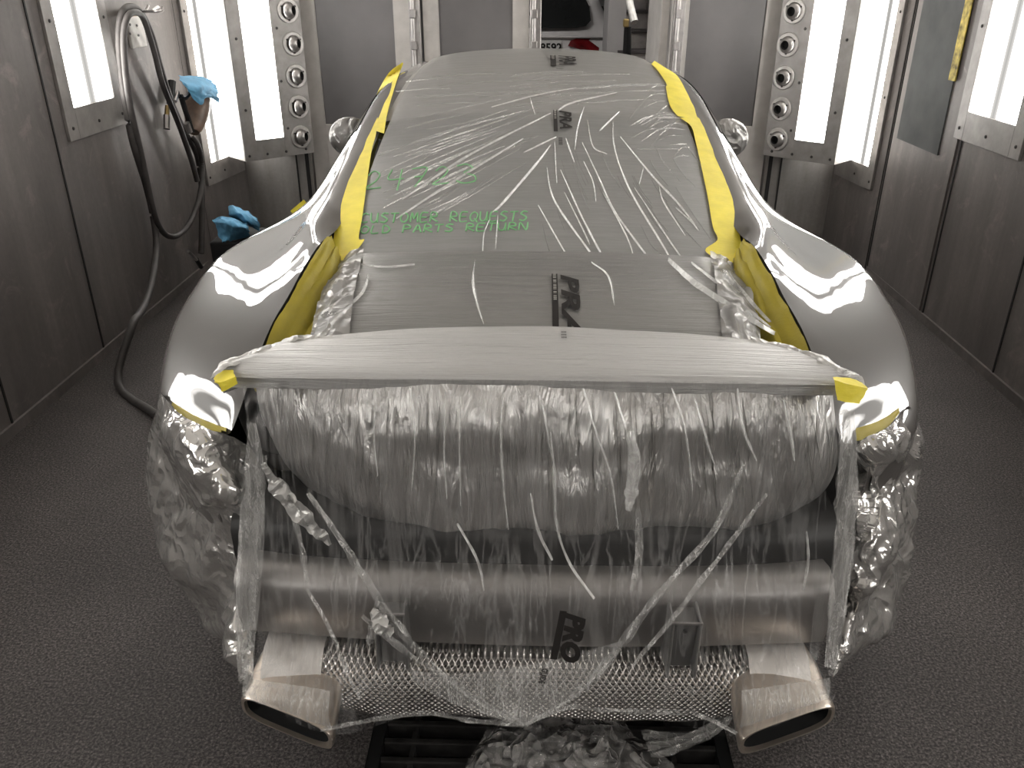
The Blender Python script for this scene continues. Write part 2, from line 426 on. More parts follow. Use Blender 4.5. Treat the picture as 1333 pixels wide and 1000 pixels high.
# ------------------------------------------------------------------ corner light columns
def corner(side, where):
    """lamp on the side wall plus a box column set at 45 degrees across the corner"""
    m = lambda x: x * side * -1     # built for the left (-x) corner, mirrored
    q = lambda p: Vector((p[0] if side < 0 else -p[0], p[1], p[2]))
    # lamp let into the side wall
    wx = XL if side < 0 else -XR
    root = thing('corner_wall_light', q((wx, 5.2, .475)), 'tall lit wall lamp in the ' + where + ' corner, tucked behind the nozzle column', 'light', 'corner wall lamps')
    wl = lambda y: wx + max(0, y - YC) / (YF - YC) * (-XI - wx)
    def onwall(y0, y1, z0_, z1_, d0, d1, mb):
        c = [(wl(y0) + d0, y0), (wl(y0) + d1, y0), (wl(y1) + d1, y1), (wl(y1) + d0, y1)]
        mb.prism([q((x, y, z0_)) for x, y in c], (0, 0, z1_ - z0_))
    mb = MB(); onwall(5.03, 5.10, .475, FH, .001, .016, mb); onwall(5.10, 5.52, .475, .60, .001, .016, mb)
    mb.build('frame', M['frame'], root, smooth=False, bevel=.002)
    mb = MB(); onwall(5.10, 5.52, .60, FH, .001, .007, mb); mb.build('diffuser', M['diffuser_corner'], root, smooth=False)
    for yy, zz in ((5.06, .52), (5.06, 1.0), (5.06, 1.45), (5.25, .53)):
        mb = MB(); mb.lathe([(0.0001, .006), (.006, .005), (.008, 0)], Matrix.Translation(q((wl(yy) + .016, yy, zz))) @ Matrix.Rotation(PI / 2 * (1 if side < 0 else -1), 4, 'Y'), 8)
        mb.build('screw', M['screw'], root)
    # the column
    A = Vector((-1.797, 5.145, 0)); B = Vector((-1.452, 5.475, 0)); e = (B - A).normalized(); n = Vector((e.y, -e.x, 0)) # n points to the booth
    wd = (B - A).length; z0 = .60
    col = thing('nozzle_column', q((A.x, A.y, z0)), 'grey ' + where + ' corner column with lit panel and five round air nozzles', 'light column', 'corner nozzle columns')
    def L(s_, dep, z): # along, out of face, height
        p = A + e * s_ + n * dep; return q((p.x, p.y, z))
    def slab(s0, s1, d0, d1, za, zb, mb):
        mb.add([L(s0, d0, za), L(s1, d0, za), L(s1, d1, za), L(s0, d1, za), L(s0, d0, zb), L(s1, d0, zb), L(s1, d1, zb), L(s0, d1, zb)],
               [(0, 3, 2, 1), (4, 5, 6, 7), (0, 1, 5, 4), (1, 2, 6, 5), (2, 3, 7, 6), (3, 0, 4, 7)])
    mb = MB(); slab(.004, wd, -.22, -.008, z0, CH, mb)
    mb.build('housing', M['frame'], col, smooth=False, bevel=.003)
    # side face next to the lamp, paler than the housing
    mb = MB(); slab(0, .004, -.26, -.001, z0 + .002, CH, mb); mb.build('side_panel', M['frame_light'], col, smooth=False)
    mb = MB()
    l0, l1, lz = .085, .275, z0 + .12
    for s0, s1, za, zb in ((.004, l0, z0, CH), (l1, wd, z0, CH), (l0, l1, z0, lz)):
        slab(s0, s1, -.008, .004, za, zb, mb)
    mb.build('face_frame', M['frame'], col, smooth=False, bevel=.002)
    mb = MB(); slab(l0, l1, -.007, -.002, lz, CH, mb); mb.build('diffuser', M['diffuser_one'], col, smooth=False)
    rot = Matrix(((e.x, 0, n.x), (e.y, 0, n.y), (0, 1, 0))).to_4x4()
    def frame_at(s_, dep, z, tx=0.0, tz=0.0):
        nn = (n + e * tx + Vector((0, 0, tz))).normalized()
        nn = q(nn); up = Vector((0, 0, 1)); xx = up.cross(nn).normalized(); yy = nn.cross(xx)
        mt = Matrix((xx, yy, nn)).transposed().to_4x4(); mt.translation = L(s_, dep, z); return mt
    px = [(374, 14), (381, 57), (385, 99), (388, 139), (391, 178)]
    for u, v in px:
        pp = Pplane(u, v, A, n); s_ = (pp - A).dot(e); z = pp.z
        mt = frame_at(s_, .004, z)
        mb = MB(); mb.lathe([(.070, 0), (.070, .006), (.066, .010), (.050, .010), (.048, .004)], mt, 32)
        nzl = mb.build('nozzle', M['nozzle'], col)
        if side < 0: m2 = frame_at(s_, .006, z, .75, .05)
        else: m2 = frame_at(s_, .002, z, .06, -.04)
        mb = MB(); mb.lathe([(.048, -.004), (.050, .006), (.046, .022), (.036, .034), (.026, .038)], m2, 28); mb.build('bowl', M['nozzle_in'], nzl)
        mb = MB(); mb.lathe([(.026, .038), (.023, .030), (.0225, .0)], m2, 20); mb.lathe([(.0225, .012), (.0002, .011)], m2, 20); mb.build('opening', M['hole'], nzl)
        for a in (.5, 2.6, 4.7):
            mb = MB(); mb.tube([mt @ Vector((math.cos(a) * .050, math.sin(a) * .050, .008)), mt @ Vector((math.cos(a) * .050, math.sin(a) * .050, .016))], .006, 8); mb.build('lug', M['screw'], nzl)
    for s_, z in ((.03, z0 + .03), (.15, z0 + .03), (.28, z0 + .03), (.42, z0 + .03), (.31, z0 + .17), (.30, z0 + .45), (.31, z0 + .75), (.045, z0 + .3), (.045, z0 + .7)):
        mt = frame_at(s_, .004, z); mb = MB(); mb.lathe([(.0001, .005), (.007, .004), (.009, 0)], mt, 8); mb.build('screw', M['screw'], col)
corner(-1, 'left'); corner(1, 'right')

# ------------------------------------------------------------------ front doors
def leaf(num, x0, x1, label, hinge_side=None, ang=0, pane=True):
    r = thing('door_%d' % num, (x0, YF + .02, 0), label, None); tag(r, kind='structure')
    y0, y1 = YF + .02, YF + .07
    fw = .10
    mb = MB(); mb.box((x0, y0, 0.01), (x0 + fw, y1, DZ)); mb.box((x1 - fw, y0, .01), (x1, y1, DZ)); mb.box((x0 + fw, y0, DZ - .12), (x1 - fw, y1, DZ))
    mb.box((x0 + fw, y0, .01), (x1 - fw, y1, .76)); mb.build('door_frame', M['frame_light'], r, smooth=False, bevel=.004)
    mb = MB(); mb.box((x0 + fw, y0 + .015, .76), (x1 - fw, y1 - .01, DZ - .12)); mb.build('door_pane', M['door_glass'], r, smooth=False)
    return r
def hinge_rod(x, parent, y=YF):
    mb = MB(); mb.box((x - .035, y - .03, .3), (x + .035, y + .01, DZ)); mb.build('hinge_channel', M['steel'], parent, smooth=False, bevel=.004)
    mb = MB(); mb.tube([(x - .01, y - .045, .35), (x - .01, y - .045, DZ)], .014, 10); mb.build('lock_rod', M['steel'], parent)
    for z in (1.05, 1.22, 1.40, 1.62):
        mb = MB(); mb.box((x - .026, y - .062, z), (x + .012, y - .03, z + .05)); mb.build('hinge', M['steel'], parent, smooth=False, bevel=.004)
d1 = leaf(1, -1.49, -.80, 'outer left door leaf with dark pane'); hinge_rod(-.765, d1)
d2 = leaf(2, -.72, -.06, 'inner left door leaf with grey pane'); hinge_rod(-.02, d2)
d3 = leaf(3, .82, 1.49, 'outer right door leaf with dark pane'); hinge_rod(.855, d3)
for z in (.83, 1.0):
    mb = MB(); mb.tube([(-.245, YF + .01, .86), (-.235, YF - .005, .90), (-.225, YF + .01, .94), (-.235, YF + .01, .98)], .008, 8)
mb.build('door_handle', M['steel'], d2)
# open leaf folded out into the shop
r = thing('door_4', (.80, YF + .12, 0), 'open right door leaf folded out into the shop', None); tag(r, kind='structure')
mb = MB(); mb.box((.765, YF + .12, .01), (.815, YF + .80, DZ)); mb.build('door_frame', M['frame_light'], r, smooth=False, bevel=.004)
# right wall service door with inspection pane
r = thing('door_5', (XR, 4.5, 0), 'service door in the right wall with a tall dark pane', None); tag(r, kind='structure')
mb = MB(); mb.box((XR - .010, 4.14, .03), (XR, 4.89, 2.2)); mb.build('door_panel', M['wall'], r, smooth=False)
a = P(1168, 181, x=XR - .012); b = P(1221, 201, x=XR - .012)
mb = MB(); mb.box((XR - .016, b.y, (a.z + b.z) / 2), (XR - .009, a.y, 2.05)); mb.build('door_pane', M['pane_dull'], r, smooth=False)

# grimy yellow tape strip on the right wall
a = P(1239, 105, x=XR - .02)
mb = MB(); mb.box((XR - .022, a.y - .035, a.z), (XR - .017, a.y + .035, 1.9))
tag(mb.build('tape_strip', M['tape_dirty'], smooth=False), 'grimy yellow tape strip hanging on the right wall beside the wall light', 'tape')

# ------------------------------------------------------------------ shop beyond the doors
mb = MB(); mb.box((-7, 18.4, 0), (7, 18.5, 4.2)); struct(mb.build('wall_shop_far', M['shop_wall'], smooth=False))
mb = MB(); mb.box((-7.1, YF + 1.5, 0), (-7, 18.5, 4.2)); struct(mb.build('wall_shop_left', M['shop_wall'], smooth=False))
mb = MB(); mb.box((7, YF + 1.5, 0), (7.1, 18.5, 4.2)); struct(mb.build('wall_shop_right', M['shop_wall'], smooth=False))
mb = MB(); mb.box((-7, YF + .3, 4.2), (7, 18.5, 4.3)); struct(mb.build('ceiling_shop', M['shop_wall'], smooth=False))
for i, (x, y) in enumerate(((-2.7, 6.9), (2.1, 6.5))):  # unseen lights added to brighten the shop, stairs and white car
    r = thing('added_shop_light', (x, y, 4.1), ('added unseen light left of the white car', 'added unseen light right of the white car')[i], 'light', 'added shop lights')
    mb = MB(); mb.box((x - 1.3, y - .3, 4.08), (x + 1.3, y + .3, 4.2)); mb.build('housing', M['frame_light'], r, smooth=False)
    mb = MB(); mb.box((x - 1.25, y - .25, 4.06), (x + 1.25, y + .25, 4.078)); mb.build('diffuser', M['added_lamp'], r, smooth=False)
a = P(790, 60, Y=8.6); b = P(813, 60, Y=8.6)
mb = MB(); mb.box((a.x, 8.6, 0), (b.x, 9.2, 4.2)); struct(mb.build('wall_shop_pillar', M['shop_wall'], smooth=False), )

def px_x(u, v, Y): return P(u, v, Y=Y).x
# stairs
Y0 = 7.4
x0 = px_x(822, 40, Y0); x1 = px_x(866, 40, Y0) + .05
st = thing('staircase', ((x0 + x1) / 2, Y0, 0), 'grey brown staircase rising beyond the open booth doors', 'stairs')
for i in range(12):
    y = Y0 + i * .24; z = .17 * (i + 1)
    mb = MB(); mb.box((x0, y, 0), (x1, y + .24, z - .03)); mb.build('riser', M['stair'], st, smooth=False)
    mb = MB(); mb.box((x0, y - .02, z - .03), (x1, y + .24, z)); mb.build('tread', M['stair_dark'], st, smooth=False, bevel=.005)
mb = MB(); mb.box((x1, Y0 - .1, 0), (x1 + .05, Y0 + 2.9, 2.4)); mb.build('stringer', M['frame_light'], st, smooth=False)
mb = MB(); mb.tube([P(826, 29, Y=Y0 - .2), P(820, 5, Y=Y0 - .1), P(817, -30, Y=Y0 + .2)], .03, 10); mb.build('handrail', M['plate'], st)
# dark legs of a folded stand leaning by the stairs
pb = P(815, 80, Y=7.1)
r = thing('folded_stand', (pb.x, 7.1, 0), 'black folded stand with a yellow clamp beside the stairs', 'stand')
for u0, u1 in ((816, 814), (818, 829)):
    a = P(u0, 35, Y=7.1); b = P(u1, 95, Y=7.1); b.z = 0.0
    mb = MB(); mb.tube([a, a * .5 + b * .5, b], .022, 8); mb.build('leg', M['black'], r)
a = P(815, 30, Y=7.08); mb = MB(); mb.box((a.x - .022, a.y - .03, a.z - .03), (a.x + .022, a.y + .03, a.z + .03)); mb.build('clamp', M['brass'], r, smooth=False, bevel=.01)

# white car seen from behind
def white_car():
    Y = 11.2
    cx = px_x(708, 50, Y)
    r = thing('car', (cx, Y, 0), 'white car parked in the shop beyond the doors, rear towards the booth', 'car')
    def sec(Yo, hw, zt, prof=None): pass
    # body lofted along Y: (dy, half width low, half width roof, z belt, z roof)
    st = [(0.0, .80, .56, .99, 1.01), (.06, .87, .62, 1.03, 1.05), (.18, .90, .62, 1.05, 1.30), (.42, .91, .62, 1.05, 1.56), (.8, .92, .62, 1.05, 1.63), (1.8, .93, .63, 1.02, 1.64), (2.7, .93, .60, 1.0, 1.55), (3.3, .92, .60, .98, 1.12), (4.3, .90, .55, .92, .97), (4.55, .80, .5, .7, .80)]
    rows = []
    for dy, hw, hr, zb, zr in st:
        p = [(hw * .92, .28), (hw, .45), (hw, .75), (hw * .985, zb), (hr + (hw - hr) * .38, zb + (zr - zb) * .55), (hr + .02, zr - .03), (hr - .10, zr)]
        pts = [(x, z) for x, z in p] + [(0, zr + .015)] + [(-x, z) for x, z in reversed(p)]
        rows.append([Vector((cx + x, Y + dy, z)) for x, z in pts])
    rows = [catmull_row(rw) for rw in rows]
    mb = MB(); mb.grid(rows); mb.add(rows[0], [tuple(range(len(rows[0])))]); mb.add(rows[-1], [tuple(range(len(rows[0])))])
    mb.build('body', M['white_paint'], r, angle=50)
    # rear glass on the sloping hatch
    def hp(x, z, o=.085):   # hatch surface
        y = Y + .06 + max(0, min(z, 1.3) - 1.05) * .48 + max(0, z - 1.3) * .92 - o
        return Vector((cx + x, y, z))
    ol = [(-.52, 1.13), (-.40, 1.11), (0, 1.10), (.40, 1.11), (.52, 1.13), (.58, 1.19), (.56, 1.34), (.50, 1.46), (.3, 1.50), (-.3, 1.50), (-.50, 1.46), (-.56, 1.34), (-.58, 1.19)]
    mb = MB(); mb.prism([hp(x, z) for x, z in ol], (0, .03, 0)); mb.build('rear_window', M['car_glass'], r, smooth=False)
    mb = MB(); mb.prism([hp(x, z, .10) for x, z in ((-.6, 1.50), (.6, 1.50), (.62, 1.58), (-.62, 1.58))], (0, .25, .03)); mb.build('roof_spoiler', M['white_paint'], r, smooth=False, bevel=.01)
    for s in (-1, 1):
        ol = [(.30, .90), (.335, .965), (.40, .985), (.84, .985), (.885, .95), (.88, .83), (.80, .80), (.62, .82), (.45, .86)]
        pts = [Vector((cx + s * x, Y - .035 + max(0, x - .55) ** 2 * .9, z)) for x, z in ol]
        mb = MB(); mb.prism(pts, (0, .10, 0)); mb.build('tail_light', M['red_lens'], r, smooth=False, bevel=.008)
    mb = MB(); mb.box((cx - .88, Y - .04, .99), (cx + .88, Y, 1.0)); mb.build('trim_strip', M['steel'], r, smooth=False)
    mb = MB(); mb.box((cx - .095, Y - .03, .80), (cx + .215, Y - .018, .965)); pl = mb.build('licence_plate', M['plate_white'], r, smooth=False, bevel=.004)
    text_obj('8592', M['ink'], pl, lambda s, t: Vector((cx + .09 + s, Y - .034, .835 + t)), .135, center=True, bold=.004)
    for s in (-1, 1):
        for yy in (.75, 3.55):
            mb = MB(); mb.lathe([(.20, -.10), (.34, -.11), (.36, -.06), (.36, .06), (.34, .11), (.20, .10)], Matrix.Translation((cx + s * .80, Y + yy, .36)) @ Matrix.Rotation(PI / 2, 4, 'Y'), 28)
            w = mb.build('wheel', M['tyre'], r)
            mb = MB(); mb.lathe([(.0001, .06), (.05, .07), (.19, .05), (.205, .09), (.205, -.09)], Matrix.Translation((cx + s * .80, Y + yy, .36)) @ Matrix.Rotation(s * PI / 2, 4, 'Y'), 24); mb.build('rim', M['steel'], w)
        mb = MB(); mb.box((cx + s * .93, Y + 2.9, 1.02), (cx + s * 1.12, Y + 3.02, 1.18)) if s < 0 else mb.box((cx + .93, Y + 2.9, 1.02), (cx + 1.12, Y + 3.02, 1.18))
        mb.build('side_mirror', M['white_paint'], r, smooth=False, bevel=.04)
def catmull_row(rw): return catmull(rw, 3)
def text_obj(txt, mat, parent, mapf, size, center=False, bold=0.0, shear=0.0, name='lettering', sub=0):
    cu = bpy.data.curves.new('txt', 'FONT'); cu.body = txt; cu.size = size; cu.offset = bold; cu.shear = shear; cu.resolution_u = 3
    if center: cu.align_x = 'CENTER'
    o = bpy.data.objects.new('txt', cu); C.objects.link(o)
    dg = bpy.context.evaluated_depsgraph_get(); me0 = o.evaluated_get(dg).to_mesh()
    bm = bmesh.new(); bm.from_mesh(me0); o.evaluated_get(dg).to_mesh_clear(); bpy.data.objects.remove(o); bpy.data.curves.remove(cu)
    if sub:
        bmesh.ops.triangulate(bm, faces=bm.faces); bmesh.ops.subdivide_edges(bm, edges=[e for e in bm.edges if e.calc_length() > sub], cuts=2, use_grid_fill=True)
        bmesh.ops.triangulate(bm, faces=bm.faces)
    mb = MB(); mb.add([mapf(v.co.x, v.co.y) for v in bm.verts], [tuple(v.index for v in f.verts) for f in bm.faces]); bm.free()
    return mb.build(name, mat, parent, smooth=False)
white_car()
# dark rounded thing standing behind the white car
a = P(781, 25, Y=16.6)
mb = MB(); rows = []
for i in range(13):
    z = .0 + i / 12 * (P(781, 8, Y=16.6).z)
    tt = i / 12; w = .20 * (1 - .75 * max(0, tt - .62) / .38) if tt > .62 else .20
    rows.append([Vector((a.x + w * math.cos(q * PI / 8) * (1 + .12 * math.sin(3 * q)), 16.6 + w * .7 * math.sin(q * PI / 8), z)) for q in range(16)])
mb.grid(rows, True); mb.add(rows[-1], [tuple(range(16))])
tag(mb.build('covered_equipment', M['black']), 'dark rounded shape standing behind the right side of the white car', 'equipment')

# ================================================================== THE CAR
def crumple(p, seed, f=9.0, octs=3, gain=.5, drop=0.0, aniso=(1, 1, 1)):
    """sharp straight creases between smooth facets, as in crushed film"""
    r_ = random.Random(seed); s_ = 0; a = 1
    q0 = Vector((p.x * aniso[0], p.y * aniso[1], p.z * aniso[2]))
    for o in range(octs):
        for k_ in range(3):
            d = Vector((r_.uniform(-1, 1), r_.uniform(-1, 1), r_.uniform(-1, 1))).normalized(); ph = r_.random()
            wp = .35 * nz(q0.x * f * .35 + seed, q0.y * f * .35 + o, q0.z * f * .35 + k_)
            t = q0.dot(d) * f + ph + wp; t = abs((t % 1.0) - .5) * 2
            s_ += a * (t - .5) / 3
        f *= 2.1; a *= gain
    return s_
car = thing('sports_car', (0, 3.3, 0), 'grey freshly painted sports car masked with film and yellow tape in the spray booth', 'car')
ZC = [(1.45, .835), (1.62, .872), (1.75, .90), (1.9, .925), (2.05, .945), (2.3, 1.003), (2.6, 1.075), (2.85, 1.132), (3.05, 1.175), (3.25, 1.222), (3.5, 1.270), (3.8, 1.302), (4.1, 1.308), (4.3, 1.285), (4.55, 1.12), (4.8, .96), (5.1, .87), (5.35, .72), (5.46, .5)]
XA = [(1.44, .60), (1.62, .600), (1.85, .572), (2.05, .545), (2.35, .545), (3.0, .545), (3.4, .53), (3.85, .505), (4.3, .49), (4.6, .52), (5.46, .5)]
CR = [(1.45, .03), (2.05, .025), (2.6, .03), (3.05, .032), (3.5, .036), (4.2, .042), (4.8, .03), (5.46, .04)]
def zc(Y): return lerp_tab(ZC, Y)[0]
def xa(Y): return lerp_tab(XA, Y)[0]
def surf(x, Y):
    q = abs(x) / xa(Y)
    return zc(Y) - lerp_tab(CR, Y)[0] * (.7 * q * q + .3 * q ** 6)
def Ps(u, v, off=0.0, y0=1.5, y1=4.6):
    """the point of the car's top skin seen at (u, v)"""
    D = ray(u, v); prev = None; best = None
    n = 400
    for i in range(n + 1):
        t = (y0 + (y1 - y0) * i / n) / D.y; p = CAM + D * t
        g = p.z - surf(p.x, p.y) - off
        if best is None or abs(g) < best[0]: best = (abs(g), p.copy())
        if prev is not None and prev > 0 >= g:
            t0 = (y0 + (y1 - y0) * (i - 1) / n) / D.y; a, b = t0, t
            for _ in range(20):
                mid = (a + b) / 2; p = CAM + D * mid
                if p.z - surf(p.x, p.y) - off > 0: a = mid
                else: b = mid
            return CAM + D * b
        prev = g
    return best[1]
# body sections: Y, then (x, z) from the inner edge outwards to the sill
SEC = [
 (1.44, (.600, None), (.612, .800), (.625, .797), (.640, .788), (.655, .772), (.666, .750), (.672, .705), (.665, .60), (.64, .45), (.58, .33)),
 (1.50, (.604, None), (.640, .835), (.680, .828), (.715, .812), (.745, .787), (.765, .752), (.775, .702), (.765, .60), (.73, .45), (.66, .32)),
 (1.62, (.600, None), (.650, .876), (.700, .873), (.752, .858), (.797, .828), (.832, .782), (.848, .708), (.835, .60), (.80, .45), (.72, .30)),
 (1.85, (.572, None), (.630, .917), (.695, .915), (.765, .900), (.830, .868), (.885, .812), (.915, .715), (.905, .60), (.88, .45), (.82, .28)),
 (2.10, (.545, None), (.596, .957), (.655, .942), (.740, .926), (.830, .894), (.905, .840), (.938, .730), (.930, .60), (.91, .45), (.86, .26)),
 (2.35, (.545, None), (.602, 1.006), (.660, .982), (.730, .944), (.815, .900), (.888, .842), (.928, .730), (.920, .60), (.90, .45), (.86, .24)),
 (2.65, (.545, None), (.610, 1.078), (.668, 1.036), (.716, .965), (.785, .900), (.850, .832), (.892, .725), (.885, .60), (.87, .45), (.84, .22)),
 (3.00, (.545, None), (.610, 1.150), (.665, 1.098), (.708, .990), (.760, .896), (.820, .815), (.866, .70), (.868, .60), (.86, .45), (.83, .20)),
 (3.40, (.530, None), (.605, 1.222), (.660, 1.160), (.706, 1.020), (.757, .900), (.812, .808), (.860, .69), (.865, .60), (.86, .45), (.83, .20)),
 (3.85, (.505, None), (.580, 1.250), (.650, 1.175), (.706, 1.020), (.760, .895), (.815, .805), (.862, .69), (.868, .60), (.86, .45), (.83, .20)),
 (4.30, (.490, None), (.555, 1.225), (.640, 1.100), (.710, .970), (.766, .875), (.824, .80), (.868, .69), (.872, .60), (.86, .45), (.83, .20)),
 (4.70, (.530, None), (.590, .985), (.655, .945), (.720, .910), (.780, .868), (.840, .790), (.880, .68), (.880, .60), (.86, .45), (.82, .20)),
 (5.10, (.500, None), (.560, .840), (.620, .830), (.690, .810), (.750, .780), (.800, .720), (.830, .62), (.83, .55), (.81, .42), (.76, .20)),
 (5.38, (.450, None), (.500, .690), (.540, .680), (.580, .665), (.620, .64), (.650, .60), (.665, .53), (.66, .48), (.65, .38), (.60, .20)),
 (5.46, (.30, None), (.34, .56), (.37, .55), (.40, .54), (.43, .52), (.45, .50), (.46, .46), (.46, .42), (.45, .36), (.42, .22)),
]
NS = len(SEC[0]) - 1
TAB = [[(s[0], (s[k + 1][0]), (s[k + 1][1] if s[k + 1][1] is not None else surf(s[k + 1][0], s[0]))) for s in SEC] for k in range(NS)]
def section(Y, n=5):
    pts = [Vector((lerp_tab(TAB[k], Y)[0], Y, lerp_tab(TAB[k], Y)[1])) for k in range(NS)]
    pts[0] = Vector((xa(Y), Y, surf(xa(Y), Y)))
    return catmull(pts, n)
def body_grid():
    ys = []
    y = 1.44
    while y < 5.46: ys.append(y); y += .035
    ys.append(5.46)
    G = [section(y) for y in ys]
    for _ in range(14):            # relax the surface so that it is fair
        H = [[p.copy() for p in r] for r in G]
        for i in range(1, len(G) - 1):
            for j in range(1, len(G[0]) - 1):
                H[i][j] = G[i][j] * .5 + (G[i - 1][j] + G[i + 1][j] + G[i][j - 1] + G[i][j + 1]) * .125
        G = H
    return ys, G
YS, BG = body_grid()
# fair the fender so that the wall lamps run over it in the long bent stripes such a shoulder shows
import numpy as np
from mathutils.bvhtree import BVHTree
def refine(G, obs, ni=36, nj=36, iters=6, lam=.16, mu=.02, w_obs=1.0):
    n = len(G[0])
    for it in range(iters):
        vs = [tuple(p) for r in G for p in r]; fs = [(i * n + j, i * n + j + 1, (i + 1) * n + j + 1, (i + 1) * n + j) for i in range(len(G) - 1) for j in range(n - 1)]
        bv = BVHTree.FromPolygons(vs, fs)
        N = ni * nj; rows = []; rhs = []
        A = np.zeros((N, N)); B = np.zeros(N)
        def eq(idx, cf, b, w):
            for a, c in zip(idx, cf):
                B[a] += w * c * b
                for a2, c2 in zip(idx, cf): A[a, a2] += w * c * c2
        used = 0
        for u, v, LY, LZ in obs:
            D = ray(u, v); D = Vector((-D.x, D.y, D.z)); h = bv.ray_cast(CAM, D)
            if h[0] is None: continue
            i, j = divmod(h[2], n - 1)
            if i >= ni - 1 or j >= nj - 1: continue
            p = h[0]; nn = ((CAM - p).normalized() + (Vector((2.03, LY, LZ)) - p).normalized()).normalized()
            a, b, c, d = i * nj + j, i * nj + j + 1, (i + 1) * nj + j + 1, (i + 1) * nj + j
            Ti = (G[i + 1][j] + G[i + 1][j + 1] - G[i][j] - G[i][j + 1]) / 2; Tj = (G[i][j + 1] + G[i + 1][j + 1] - G[i][j] - G[i + 1][j]) / 2
            for T, cf in ((Ti, (-.5, -.5, .5, .5)), (Tj, (-.5, .5, .5, -.5))):
                L_ = T.length
                eq((a, b, c, d), [nn.z * q / L_ for q in cf], -nn.dot(T) / L_, w_obs)
            used += 1
        for i in range(ni):
            for j in range(nj):
                k_ = i * nj + j
                hold = mu * (400 if (i < 2 or i > ni - 4 or j == 0 or j > nj - 4) else (60 if j < 4 else 1))
                eq((k_,), (1,), 0, hold)
                if 0 < i < ni - 1:
                    eq((k_ - nj, k_, k_ + nj), (1 / .035, -2 / .035, 1 / .035), 0, lam)
                if 0 < j < nj - 1:
                    s_ = max(.008, (G[i][j + 1] - G[i][j - 1]).length / 2)
                    eq((k_ - 1, k_, k_ + 1), (1 / s_, -2 / s_, 1 / s_), 0, lam)
        dl = np.linalg.solve(A, B)
        for i in range(ni):
            for j in range(nj): G[i][j] = G[i][j] + Vector((0, 0, float(dl[i * nj + j])))
    return G
STRIPES = []
for pts, LY in (([(275, 351), (291, 345), (331, 359), (354, 346), (380, 326), (392, 306)], 4.09),
                ([(275, 361), (311, 378), (331, 380), (349, 368), (377, 338), (396, 314)], 3.90),
                ([(262, 374), (285, 389), (314, 405), (328, 405), (351, 382), (380, 352), (396, 331)], 3.71)):
    q = catmull([Vector((u, v, 0)) for u, v in pts], 4); m_ = len(q) - 1
    for i, p in enumerate(q):
        t = i / m_; z = 1.12 + 1.05 * (t / .42) if t < .42 else 2.17 - .45 * ((t - .42) / .58)
        STRIPES.append((p.x, p.y, LY, z))
for pts in (   # plain wall, ceiling and the next lamp between and around the stripes
    [(250, 390, 3.45, 1.1), (275, 405, 3.40, 1.5), (300, 422, 3.35, 1.9), (325, 425, 3.30, 2.2), (350, 402, 3.30, 2.2), (378, 368, 3.30, 2.1)],
    [(238, 420, 3.05, 1.2), (262, 432, 3.0, 1.6), (290, 445, 2.95, 2.0), (318, 447, 2.9, 2.4), (345, 425, 2.95, 2.5)],
    [(228, 450, 2.65, 1.2), (255, 460, 2.65, 1.6), (285, 470, 2.6, 2.1), (312, 468, 2.6, 2.5)],
    [(222, 475, 2.35, 1.1), (245, 474, 2.35, 1.5), (272, 486, 2.35, 1.9), (296, 505, 2.35, 2.3)],
    [(295, 330, 4.35, 1.4), (320, 337, 4.4, 1.8), (345, 332, 4.4, 2.0), (372, 312, 4.4, 2.0)],
    [(320, 322, 4.65, 1.6), (345, 315, 4.7, 1.8)],
    [(238, 492, 1.93, 1.25), (268, 514, 1.93, 1.7), (294, 538, 1.93, 2.1)]):
    q = catmull([Vector(p) for p in [(a, b, c) for a, b, c, d in pts]], 3); zz = catmull([Vector((d, 0, 0)) for a, b, c, d in pts], 3)
    STRIPES += [(p.x, p.y, p.z, z.x) for p, z in zip(q, zz)]
BG = refine(BG, STRIPES)
def mir(p): return Vector((-p.x, p.y, p.z))
def body_at(Y, jf, off=0.0, side=1):
    """point on the body side at station Y, row jf, pushed out by off"""
    i = min(max((Y - YS[0]) / .035, 0), len(YS) - 2.001); i0 = int(i); f = i - i0; j0 = min(int(jf), len(BG[0]) - 2); g = jf - j0
    p = (BG[i0][j0] * (1 - f) + BG[i0 + 1][j0] * f) * (1 - g) + (BG[i0][j0 + 1] * (1 - f) + BG[i0 + 1][j0 + 1] * f) * g
    n = (BG[i0 + 1][j0] - BG[i0][j0]).cross(BG[i0][j0 + 1] - BG[i0][j0]).normalized()
    if n.x < 0: n = -n
    p = p + n * off
    return p if side > 0 else mir(p)
# the two flanks with their fenders are one painted shell; the roof skin sits between
mb = MB()
mb.grid(BG); mb.grid([[mir(p) for p in r] for r in BG])
fr = BG[-1]; mb.add(fr + [mir(p) for p in reversed(fr)], [tuple(range(2 * len(fr)))])
def skin(y0, y1, ny, nx=24, drop=0.0, xs=1.0):
    return [[Vector((xa(y) * xs * s, y, surf(xa(y) * xs * s, y) - drop)) for s in [-1 + 2 * j / nx for j in range(nx + 1)]] for y in [y0 + (y1 - y0) * i / ny for i in range(ny + 1)]]
mb.grid(skin(4.3, 5.46, 34))
mb.build('body_shell', M['paint'], car, angle=60)
BVH = BVHTree.FromPolygons([tuple(p) for p in mb.v], mb.f)
def Pb(u, v, off=.004, Y=None):
    h = BVH.ray_cast(CAM, ray(u, v))
    if h[0] is None: return P(u, v, Y=Y if Y else 1.7)
    n = h[1] if h[1].dot(ray(u, v)) < 0 else -h[1]
    return h[0] + n * off
def Pout(u, v, Y, gap=.02):
    """point at depth Y, or just in front of the painted body where that is nearer"""
    p = P(u, v, Y=Y); h = BVH.ray_cast(CAM, ray(u, v))
    if h[0] is not None and h[0].y - gap < Y: p = P(u, v, Y=h[0].y - gap)
    return p
mb = MB(); mb.grid(skin(3.05, 4.3, 30)); mb.build('roof', M['roof_paint'], car, angle=60)
